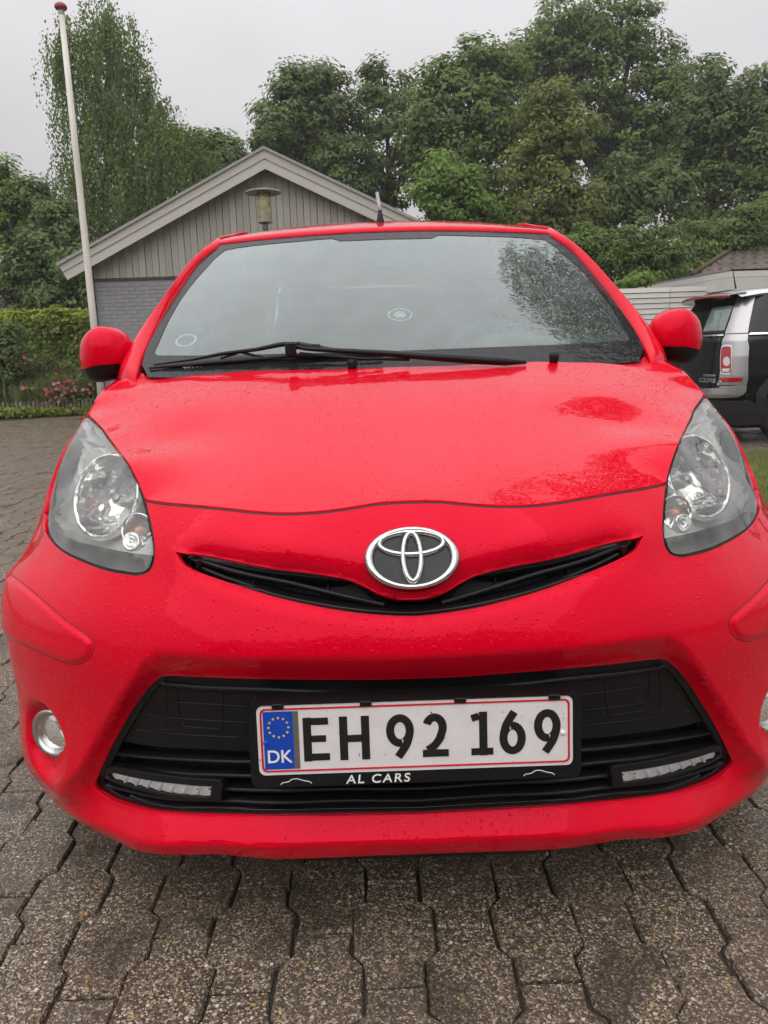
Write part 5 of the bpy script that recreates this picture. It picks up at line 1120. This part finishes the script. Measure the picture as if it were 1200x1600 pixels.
def rose(label, px, py, Y, n, spx, nleaf):
    c = at(px, py, Y); root = empty('rose_bush', (c[0], Y, .27), 0, label, 'rose bush', 'rose bushes in the flower bed'); s = spx*(Y+1)/F
    P = c+RNG.normal(size=(nleaf, 3))*np.array((s*1.1, .2, s*.7)); P[:, 2] = np.maximum(P[:, 2], .3); leaves_mesh('foliage', P, RNG.normal(size=P.shape)+[0, -.5, .6], .06, leafmat('rose_leaf', (.09, .135, .03), (.16, .21, .05), (.23, .29, .08)), root, .7)
    st_ = MB()
    for k in range(9): q = c+np.array((random.gauss(0, s*.6), random.gauss(0, .1), 0)); st_.tube([(c[0]+random.gauss(0, .06), Y, .25), q], .006, 5)
    st_.build('stems', mat('rose_stem', (.06, .07, .03), .8), root)
    for k in range(n):
        q = c+np.array((random.gauss(0, s*.75), -.18+random.gauss(0, .08), random.gauss(0, s*.36))); r = random.uniform(.026, .048); mb = MB()
        for j in range(3):
            for i in range(5):
                a = 2*math.pi*i/5+j*.6; rr = r*(1-.28*j); c0 = q+np.array((math.cos(a)*rr*.6, -.01*j-.012, math.sin(a)*rr*.55)); e1 = np.array((-math.sin(a), 0, math.cos(a)))*rr*.62; e2 = np.array((math.cos(a)*.8, -.55, math.sin(a)*.8))*rr*.6; mb.add([c0-e2, c0+e1, c0+e2, c0-e1], [(0, 1, 2, 3)])
        mb.build('bloom', PINK if random.random() < .62 else PINK2, root)
rose('rose bush full of pink blooms beside the red mirror', 112, 611, 14.55, 46, 25, 900)
rose('rose bush with few pink blooms high at the hedge foot', 36, 563, 14.5, 7, 16, 500)
rose('rose bush half hidden behind the left car mirror with pale blooms', 158, 612, 15.0, 10, 14, 350)
tag(rose and bpy.data.objects['rose_bush'], None)
rose('single pink rose low in the bed grass at left', 46, 606, 14.0, 2, 4, 60)
tree('climbing_shrub', 'loose light green shrub between hedge and rose bushes', [(75, 570, 20, 0), (105, 575, 18, 0), (60, 590, 16, 0), (130, 585, 14, 0)], 14.9, leafmat('light_shrub', (.12, .16, .035), (.20, .25, .06), (.28, .33, .09)), leaf=.06, clump=.16, per=22, trunk_r=.02, dens=.7, cat='shrub')
# ================================================================== NEIGHBOUR HOUSE (far left)
TILE = mat('roof_tile_dark', (.06, .055, .055), .6, build=lambda t, b: t.links.new(mixc(t, mapr(t, noise(t, coords(t), 2, 4).outputs['Fac'], .45, .75, 0, 1), (.055, .05, .05), (.12, .105, .085)), b.inputs['Base Color']))
NY = 20.; e0 = at(57, 478, NY); NH = empty('neighbour_house', (e0[0]-5, NY+4, 0), 0, 'low house with dark tiled hip roof peeking over the hedge', 'building')
MB().box((e0[0]-10, NY+.6, 0), (e0[0]-.6, NY+8, e0[2]-.15)).build('wall', mat('house_wall', (.10, .09, .08), .9), NH)
MB().box((e0[0]-10.3, NY-.02, e0[2]-.10), (e0[0]+.1, NY+8.3, e0[2]-.01)).build('eave_board', mat('eave_pale', (.35, .34, .32), .7), NH)
for k in range(9):   # tile courses of the hip roof, each one lapped over the one below
    i0, i1 = .33*k, .33*(k+1)+.03; z0_, z1 = e0[2]+.13*k+.025, e0[2]+.13*(k+1); xr = e0[0]+.12
    MB().add([(xr-10.4, NY-.03+i0, z0_), (xr-i0, NY-.03+i0, z0_), (xr-i1, NY-.03+i1, z1), (xr-10.4, NY-.03+i1, z1), (xr-10.4, NY-.03+i0, z0_-.035), (xr-i0, NY-.03+i0, z0_-.035), (xr-i0, NY+8.2-i0, z0_), (xr-i1, NY+8.2-i1, z1)],
             [(0, 1, 2, 3), (4, 5, 1, 0), (1, 6, 7, 2)]).build('tile_course', TILE, NH)
# ================================================================== WHITE SHED, TILED ROOF (right)
SY = 13.4; WHB = mat('white_siding', (.66, .64, .61), .5, build=lambda t, b: wood(t, b, (.60, .58, .55), (.70, .68, .65)))
SH = empty('white_shed', (7, SY, 0), 0, 'white horizontally boarded flat roof shed behind the parked black car', 'building')
sx0 = at(955, 470, SY)[0]; zt_ = at(1010, 450, SY)[2]; bh = 7.7*(SY+1.3)/F; k = 0; z = zt_
while z > .05:
    for xa, xb in ((sx0, at(1046, 470, SY)[0]-.005), (at(1046, 470, SY)[0]+.005, 10.)):
        MB().add([(xa, SY-.006, z), (xb, SY-.006, z), (xb, SY-.022, z-bh+.012), (xa, SY-.022, z-bh+.012), (xa, SY+.02, z), (xb, SY+.02, z), (xb, SY+.02, z-bh+.012), (xa, SY+.02, z-bh+.012)], [(3, 2, 1, 0), (4, 5, 6, 7), (0, 1, 5, 4), (2, 3, 7, 6), (1, 2, 6, 5), (3, 0, 4, 7)]).build('siding_board', WHB, SH)
    z -= bh
MB().box((sx0+.01, SY+.021, 0), (10, SY+.05, zt_-.02)).build('wall_backing', mat('shed_dark', (.12, .115, .11), .9), SH)
c1 = at(1142, 421, 12.6); c2 = at(980, 451, 17.0); up_ = .0; fh = .27
def fascia_board(name, a, b, h0, h1, th=.03, m=WHB):
    a = np.array(a); b = np.array(b); d = (b-a)*[1, 1, 0]; d /= np.linalg.norm(d); n_ = np.array((d[1], -d[0], 0)); V = [a-[0, 0, h0], b-[0, 0, h0], b-[0, 0, h1], a-[0, 0, h1]]; MB().add(V+[v+n_*th for v in V], [(0, 1, 2, 3), (7, 6, 5, 4), (0, 4, 5, 1), (1, 5, 6, 2), (2, 6, 7, 3), (3, 7, 4, 0)]).build(name, m, SH)
c2 = np.array((c2[0], c2[1], c1[2])); c2[2] = at(980, 450, 17.0)[2]; c3 = np.array((c1[0]+6, 12.6, c1[2]))
fascia_board('fascia_board', c1, c2, 0, .13); fascia_board('fascia_board', c1, c2, .135, .34, .02); fascia_board('fascia_board', c3, c1, 0, .13); fascia_board('fascia_board', c3, c1, .135, .34, .02)
MB().add([c1+[0, 0, .01], c3+[0, 0, .01], c3+[0, 6, .01], c2+[0, 0, .01], c1-[0, 0, .03], c3-[0, 0, .03], c3+[0, 6, -.03], c2-[0, 0, .03]], [(0, 1, 2, 3), (7, 6, 5, 4), (0, 4, 5, 1), (2, 6, 7, 3), (3, 7, 4, 0)]).build('flat_roof', mat('roof_felt', (.3, .3, .28), .8), SH)
RY = 19.; TH = empty('tiled_house', (14, RY+4, 0), 0, 'house with brown tiled roof rising behind the white shed', 'building')
TBR = mat('roof_tile_brown', (.115, .09, .08), .65, build=lambda t, b: t.links.new(mixc(t, mapr(t, N(t, 'ShaderNodeObjectInfo').outputs['Random'], 0, 1, 0, 1), (.085, .065, .058), (.145, .115, .10)), b.inputs['Base Color']))
h0 = at(1085, 431, RY); tme = bpy.data.meshes.new('tile'); n_ = 7
tv = [(.30*i/(n_-1), y, z+.03*math.cos(2*math.pi*i/(n_-1)-1.0)) for y, z in ((0, .0), (.38, .20)) for i in range(n_)]; tv += [(x, y, z-.04) for x, y, z in tv[:n_]]
tme.from_pydata(tv, [], [(i, i+1, n_+i+1, n_+i) for i in range(n_-1)]+[(2*n_+i, 2*n_+i+1, i+1, i) for i in range(n_-1)]); tme.materials.append(TBR)
for r in range(13):
    for c in range(22):
        xx = h0[0]+.3*c+(.15 if r % 2 else 0)
        if xx < h0[0]+r*.36-.1: continue
        o = bpy.data.objects.new('roof_tile', tme); COL.objects.link(o); o.parent = TH; o.matrix_parent_inverse = TH.matrix_basis.inverted(); o.location = (xx, RY+.34*r, h0[2]+.165*r)
MB().add([(h0[0]-.1, RY+.05, h0[2]-.06), (h0[0]+8, RY+.05, h0[2]-.06), (h0[0]+8, RY+4.6, h0[2]+2.1), (h0[0]+4.9, RY+4.6, h0[2]+2.1), (h0[0]-.1, RY+9.4, h0[2]-.06)], [(0, 1, 2, 3), (0, 3, 4)]).build('roof_deck', MATTE, TH)
MB().tube([(h0[0]-.05, RY, h0[2]+.05), (h0[0]+4.75, RY+4.5, h0[2]+2.22)], .06, 8).build('hip_ridge', mat('mossy_ridge', (.10, .075, .045), .85), TH, True)
MB().box((h0[0]+.5, RY+.6, 0), (h0[0]+8, RY+9, h0[2]-.1)).build('wall', mat('house_wall', (.10, .09, .08), .9), TH)
# ================================================================== LAWN
lw = MB().add([(2.35, 1.2, -.004), (9.2, 1.2, -.004), (9.2, 5.9, .012), (2.35, 5.9, .012)], [(0, 1, 2, 3)]).build('lawn', mat('lawn_soil', (.045, .06, .018), .9, build=soil)); tag(lw, kind='structure')
n = 60000; gx = RNG.uniform(2.36, 5.2, n); gy = RNG.uniform(1.3, 5.95, n); P = np.c_[gx, gy, np.zeros(n)]; hh = RNG.uniform(.015, .045, n); lean = RNG.normal(size=(n, 2))*.018; a = RNG.uniform(0, 6.28, n); w = .0028
V = np.empty((n, 3, 3)); V[:, 0] = P-np.c_[np.cos(a)*w, np.sin(a)*w, np.zeros(n)]; V[:, 1] = P+np.c_[np.cos(a)*w, np.sin(a)*w, np.zeros(n)]; V[:, 2] = P+np.c_[lean, hh]
me = bpy.data.meshes.new('grass'); me.from_pydata(V.reshape(-1, 3).tolist(), [], np.arange(3*n).reshape(-1, 3).tolist())
at_ = me.attributes.new('tint', 'FLOAT', 'POINT'); at_.data.foreach_set('value', np.repeat(RNG.uniform(0, 1, n), 3).astype(np.float32))
gs = link('grass', me, None, leafmat('lawn_blade', (0.188, 0.213, 0.039), (0.300, 0.325, 0.066), (0.425, 0.425, 0.121))); tag(gs, 'short green lawn grass right of the red car', 'grass', kind='stuff')

# ================================================================== HOUSE AND TREE BEHIND / BESIDE THE CAMERA (unseen, added only to be reflected)
HB = empty('reflection_house', (-2, -13, 0), 0, 'unseen dark brick house added behind the camera to be mirrored in the red bumper', 'building')
MB().box((-11, -20, 0), (7, -11, 2.7)).build('wall', mat('house_brick', (.12, .06, .045), .85), HB)
MB().prism([(-20.5, 2.65), (-10.4, 2.65), (-15.5, 5.4)], -11.5, 7.5, ((0, 0, 0), (0, 1, 0), (0, 0, 1), (1, 0, 0))).build('roof', TILE, HB)
for x in (-8, -4.5, .5, 4):
    w_ = MB().box((x, -11.02, .9), (x+1.6, -10.97, 2.1)).build('window', mat('frame_white', (.6, .6, .58), .5), HB); MB().box((x+.08, -10.96, .98), (x+1.52, -10.95, 2.02)).build('pane', mat('house_glass', (.02, .025, .03), .05, 0, .6), w_)

def side_tree():
    Y = 5.6; root = empty('reflection_tree', (9.0, Y, 0), 0, 'unseen leafy tree added out of frame at right to be mirrored in the bonnet', 'tree'); Ps = []
    for (x, y, z, r, k) in ((5.1, 8.6, 10.6, 1.3, 1300), (6.2, 8.0, 9.6, 1.5, 2200), (7.3, 7.2, 9.0, 1.9, 3200), (4.3, 9.2, 11.6, .9, 500), (8.2, 6.4, 10.2, 1.8, 3000), (6.0, 9.0, 11.6, 1.2, 1000), (8.8, 5.6, 8.2, 1.8, 3000)):
        d = RNG.normal(size=(k, 3)); d /= np.linalg.norm(d, axis=1)[:, None]; Ps.append(np.array((x, y, z))+d*(r*RNG.uniform(.2, 1.0, k)**.6)[:, None])
    P = np.vstack(Ps); leaves_mesh('crown', P, RNG.normal(size=P.shape)+[0, 0, .6], .2, LM1, root)
    MB().tube([(9.0, Y, 0), (9.0, Y, 4), (8.6, Y+.5, 8)], [.2, .16, .08], 10).tube([(8.7, Y+.4, 7.5), (6.5, 7.7, 9.6), (5.0, 8.6, 10.8)], [.08, .05, .02], 8).build('trunk', BARK, root, True)
side_tree()

# ================================================================== THIN RAINY HAZE
hz = MB().box((-156, -86, -1.1), (156, 226, 15.5)).build('haze', None)
hm = bpy.data.materials.new('haze_air'); hm.use_nodes = True; t_ = hm.node_tree; t_.nodes.clear(); ho = N(t_, 'ShaderNodeOutputMaterial'); pv = N(t_, 'ShaderNodeVolumePrincipled'); pv.inputs['Density'].default_value = .0016; pv.inputs['Color'].default_value = (.9, .9, .92, 1); pv.inputs['Anisotropy'].default_value = .2
t_.links.new(pv.outputs[0], ho.inputs['Volume']); hz.data.materials.clear(); hz.data.materials.append(hm); tag(hz, 'thin rainy haze filling the air', 'haze', kind='stuff')
# ================================================================== PARKED BLACK CAR (right)
MX, MY, MZ = 3.30, 7.22, 1.05
MN = empty('parked_estate_car', (MX+1.9, MY, 0), 0, 'black car with silver rear pillars and white roof parked at right', 'car')
def mplan(s, W, x0, rc=.30):
    """perimeter position: s=0 rear centre, s>0 towards the near side"""
    s = np.asarray(s, float); W = np.broadcast_to(W, s.shape); a = np.abs(s); L0 = W-rc; q = np.pi*rc/2; sg = np.sign(s)
    x = np.where(a < L0, -.02+.02*(a/np.maximum(L0, .01))**2, np.where(a < L0+q, rc-rc*np.cos((a-L0)/rc), rc+(a-L0-q))); y = np.where(a < L0, a, np.where(a < L0+q, L0+rc*np.sin((a-L0)/rc), W)); return x+x0, y*sg
MZZ = [.15, .30, .45, .62, .80, .95, 1.10, 1.25, 1.38, 1.42]; MW = [.74, .80, .835, .845, .84, .825, .775, .725, .675, .64]; M0 = [.08, .02, -.02, .0, .02, .04, .10, .17, .25, .30]
def mini(Q):
    Q = np.asarray(Q, float); z = Q[:, 1]; x, y = mplan(Q[:, 0], np.interp(z, MZZ, MW), np.interp(z, MZZ, M0)); return np.c_[MX+x, MY-y, z*MZ+.02]
_s, _z = np.meshgrid(np.arange(-1.0, 3.2, .008), np.arange(.12, 1.44, .008)); _g = np.c_[_s.ravel(), _z.ravel()]; _P = mini(_g); _d = _P-CAMP; _w = _d@FW; _px = np.c_[600+F*(_d@RT)/_w, 800-F*(_d@UP)/_w]
_o, _nn = surf_normal(mini, _g, np.array((MX+2, MY, .7))); _face = ((CAMP-_P)*_nn).sum(1) > 0
def m2s(pts):
    out = []
    for x, y in pts:
        p = np.array((950+x/4.704, 380+y/4.704)); d = ((_px-p)**2).sum(1)+np.where(_face, 0, 1e6); k = np.argsort(d)[:4]; w = 1/(d[k]+.05); out.append((_g[k]*w[:, None]).sum(0)/w.sum())
    return np.array(out)
MC = np.array((MX+2, MY, .7)); KW = dict(C=MC)
MBLK = mat('car_black', (.006, .006, .007), .12, spec=.3); MSIL = mat('car_silver', (.40, .40, .41), .34, .85, coat=.4); MWHT = mat('car_white', (.72, .72, .73), .3, coat=.8); MDRK = mat('car_cladding', (.022, .022, .024), .55); TRED = mat('tail_red', (.35, .008, .012), .15, coat=1.); MGL = mat('tinted_glass', (.010, .013, .013), .05, 0, .4)
def zarch(cx, r, z0=.17): return [(cx-r*math.cos(rad(d)), .29+r*math.sin(rad(d))) for d in range(0, 181, 12)]
SA = .845-.30+math.pi*.15   # s where the flat side begins; x = .30 there
arch = zarch(SA+.46, .355)
lo = [(-1.0, .17), (arch[0][0], .17)]+arch+[(3.2, .20), (3.2, .955), (-1.0, .955)]
panel('body_shell', [lo], mini, MBLK, MN, step=.03, rim=.02, **KW)
panel('window_band', [[(-1.0, .955), (3.2, .955), (3.2, 1.36), (-1.0, 1.36)]], mini, MGL, MN, step=.04, off=-.012, rim=0, **KW)
silL = m2s([(865, 672), (1030, 667), (1036, 760), (1028, 1000), (1017, 1040), (815, 1040), (825, 950), (835, 800), (850, 700)]); silU = m2s([(958, 390), (1085, 383), (1062, 480), (1027, 660), (862, 666), (900, 560), (935, 450)])
panel('door_shut_line', [m2s([(806, 1058), (812, 1056), (838, 700), (832, 700)])], mini, MATTE, MN, step=.02, off=.002, rim=.002, **KW)
panel('rear_pillar', [silL], mini, MSIL, MN, step=.02, off=.006, rim=.01, **KW); panel('rear_pillar', [silU], mini, MSIL, MN, step=.02, off=.006, rim=.01, **KW)
panel('rear_bumper', [m2s([(640, 1072), (815, 1066), (830, 1050), (1015, 1045), (1012, 1085), (992, 1112), (950, 1130), (640, 1132)])], mini, MSIL, MN, step=.02, off=.014, rim=.02, **KW)
tl0 = spline(m2s([(852, 765), (893, 763), (907, 785), (905, 930), (890, 950), (847, 950), (834, 930), (839, 790)]), 3, True)
TL = panel('tail_light', [tl0], mini, TRED, MN, step=.012, off=.016, rim=.012, **KW)
panel('light_bezel', [tl0.mean(0)+(tl0-tl0.mean(0))*1.14, tl0], mini, mat('chrome_plain', (.8, .8, .8), .1, 1.), TL, step=.012, off=.013, rim=.008, **KW)
panel('reversing_lamp', [m2s([(876+24*math.cos(t), 870+34*math.sin(t)) for t in np.linspace(0, 6.283, 17)[:-1]])], mini, mat('clear_lamp', (.7, .7, .66), .15, .6), TL, step=.012, off=.019, rim=.004, **KW)
panel('reversing_lamp', [m2s([(842, 922), (900, 922), (890, 945), (848, 945)])], mini, mat('clear_lamp', (.7, .7, .66), .15, .6), TL, step=.012, off=.018, rim=.004, **KW)
panel('rear_reflector', [spline(m2s([(828, 991), (900, 989), (980, 988), (988, 1003), (976, 1017), (900, 1019), (828, 1020)]), 2, True)], mini, TRED, MN, step=.02, off=.012, rim=.008, **KW)
panel('rear_window', [m2s([(600, 590), (640, 460), (940, 445), (866, 655), (640, 668)])], mini, GLOSSB, MN, step=.02, off=-.004, rim=.01, **KW)
panel('window_pane', [m2s([(700, 648), (770, 478), (922, 458), (856, 640)])], mini, mat('pale_glass', (.16, .22, .20), .06, 0, .8), MN, step=.02, off=.002, rim=.004, **KW)
panel('chrome_strip', [m2s([(660, 690), (850, 682), (850, 672), (660, 680)])], mini, mat('chrome_plain', (.8, .8, .8), .1, 1.), MN, step=.03, off=.008, rim=.006, **KW)
q0 = m2s([(1040, 668)])[0]; panel('chrome_strip', [[(q0[0], q0[1]-.008), (3.1, q0[1]-.008), (3.1, q0[1]+.010), (q0[0], q0[1]+.010)]], mini, mat('chrome_plain', (.8, .8, .8), .1, 1.), MN, step=.04, off=.01, rim=.008, **KW)
def ringpanel(cx, r0, r1): return [(cx-r1*math.cos(rad(d)), .29+r1*math.sin(rad(d))) for d in range(-12, 193, 8)]+[(cx-r0*math.cos(rad(d)), .29+r0*math.sin(rad(d))) for d in range(192, -13, -8)]
panel('wheel_arch_trim', [ringpanel(SA+.46, .335, .43)], mini, MDRK, MN, step=.03, off=.02, rim=.03, **KW)
panel('lower_bumper', [[(-.95, .17), (SA+.46-.37, .17), (SA+.46-.40, .36), (SA-.02, .40), (-.95, .40)]], mini, MDRK, MN, step=.03, off=.012, rim=.02, **KW)
# roof and spoiler
V = []; xs_ = [.23, .42, .8, 1.4, 2.2, 2.9]; zc = [1.412, 1.438, 1.46, 1.465, 1.45, 1.41]
for x, z in zip(xs_, zc):
    for y in np.linspace(-1, 1, 17): V.append((MX+x-.03*(1-y*y), MY-.68*y, (z-.055*abs(y)**3-(.012 if abs(y) > .99 else 0))*MZ+.02))
auto_smooth(mesh('roof', V, [(i*17+j, (i+1)*17+j, (i+1)*17+j+1, i*17+j+1) for i in range(5) for j in range(16)], MWHT, MN))
sp_ = MB(); row_ = []
for y in np.linspace(-1, 1, 15):
    xo = .07+.10*abs(y)**3; row_.append([(MX+xo, MY-.62*y, 1.365*MZ+.02-.02*y*y), (MX+xo-.01, MY-.62*y, 1.39*MZ+.02-.02*y*y), (MX+.30, MY-.63*y, 1.418*MZ+.02-.03*y*y), (MX+.30, MY-.63*y, 1.36*MZ+.02-.03*y*y)])
for i in range(14):
    for j in (0, 2, 3): sp_.add([row_[i][j], row_[i+1][j], row_[i+1][(j+1) % 4], row_[i][(j+1) % 4]], [(0, 1, 2, 3)])
spo = auto_smooth(sp_.build('roof_spoiler', MBLK, MN)); st2 = MB()
for i in range(14): st2.add([row_[i][1], row_[i+1][1], row_[i+1][2], row_[i][2]], [(0, 1, 2, 3)])
auto_smooth(st2.build('spoiler_top', MWHT, spo))
MB().tube([(MX+.062+.10*abs(y)**3, MY-.6*y, 1.378*MZ+.02-.02*y*y) for y in np.linspace(-1, 1, 15)], .015, 8).build('brake_light', TRED, MN, True)
p = at(1150, 448, 6.95); MB().tube([p-[0, 0, .02], p+[-.04, 0, .15]], [.009, .004], 8).build('roof_antenna', MATTE, MN)
MB().tube([(MX+.7, MY-.60, 1.45*MZ+.04), (MX+.8, MY-.60, 1.49*MZ+.05), (MX+2.4, MY-.60, 1.49*MZ+.05)], .018, 8).build('roof_rail', MATTE, MN, True)
for y in (-1, 1):
    for x in (.74, 3.0): wheel(MN, MX+x+.02, MY+y*.72, 1, .31, .19)
for o in [o for o in MN.children if o.name.startswith('wheel') and 'arch' not in o.name]:
    V_ = np.array([v.co for v in o.data.vertices]); c = V_.mean(0)
    for ob in [o]+list(o.children):
        for v in ob.data.vertices:
            d = np.array(v.co)-c; sgn = -1 if c[1] < MY else 1; v.co = (c[0]+d[1]*-sgn*-1, c[1]+d[0]*sgn, c[2]+d[2])
MB().box((MX+.15, MY-.7, .16), (MX+3.4, MY+.7, .24)).build('underbody', MATTE, MN)
MB().box((MX+.3, MY-.66, .24), (MX+3.1, MY+.66, .90)).build('cabin_block', MATTE, MN)
fr_ = MB(); fr_.add([(MX+3.4+.35*math.cos(t)*0, MY+y, z) for t in (0,) for y, z in ((-.84, .2), (.84, .2), (.84, .95), (-.84, .95))], [(0, 1, 2, 3)])
bs = m2s([(738, 1010)])[0]; bp_, bn = surf_normal(mini, bs[None], MC); tx = mini(np.array([[bs[0]+.01, bs[1]]]))[0]-bp_[0]; tx /= np.linalg.norm(tx); tyv = np.cross(bn[0], tx)
if tyv[2] < 0: tyv = -tyv
textmesh('badge_lettering', 'COOPER', .062, mat('chrome_plain', (.8, .8, .8), .1, 1.), bp_[0]+bn[0]*.012, tx, tyv, bn[0], MN, .003, sx=1.2)
textmesh('badge_lettering', 'D', .075, mat('chrome_plain', (.8, .8, .8), .1, 1.), bp_[0]+bn[0]*.012+tx*.21-tyv*.02, tx, tyv, bn[0], MN, .003, .2)
textmesh('badge_lettering', 'CLUBMAN', .035, mat('chrome_plain', (.8, .8, .8), .1, 1.), bp_[0]+bn[0]*.012+tx*.02+tyv*.05, tx, tyv, bn[0], MN, .003, sx=1.3)
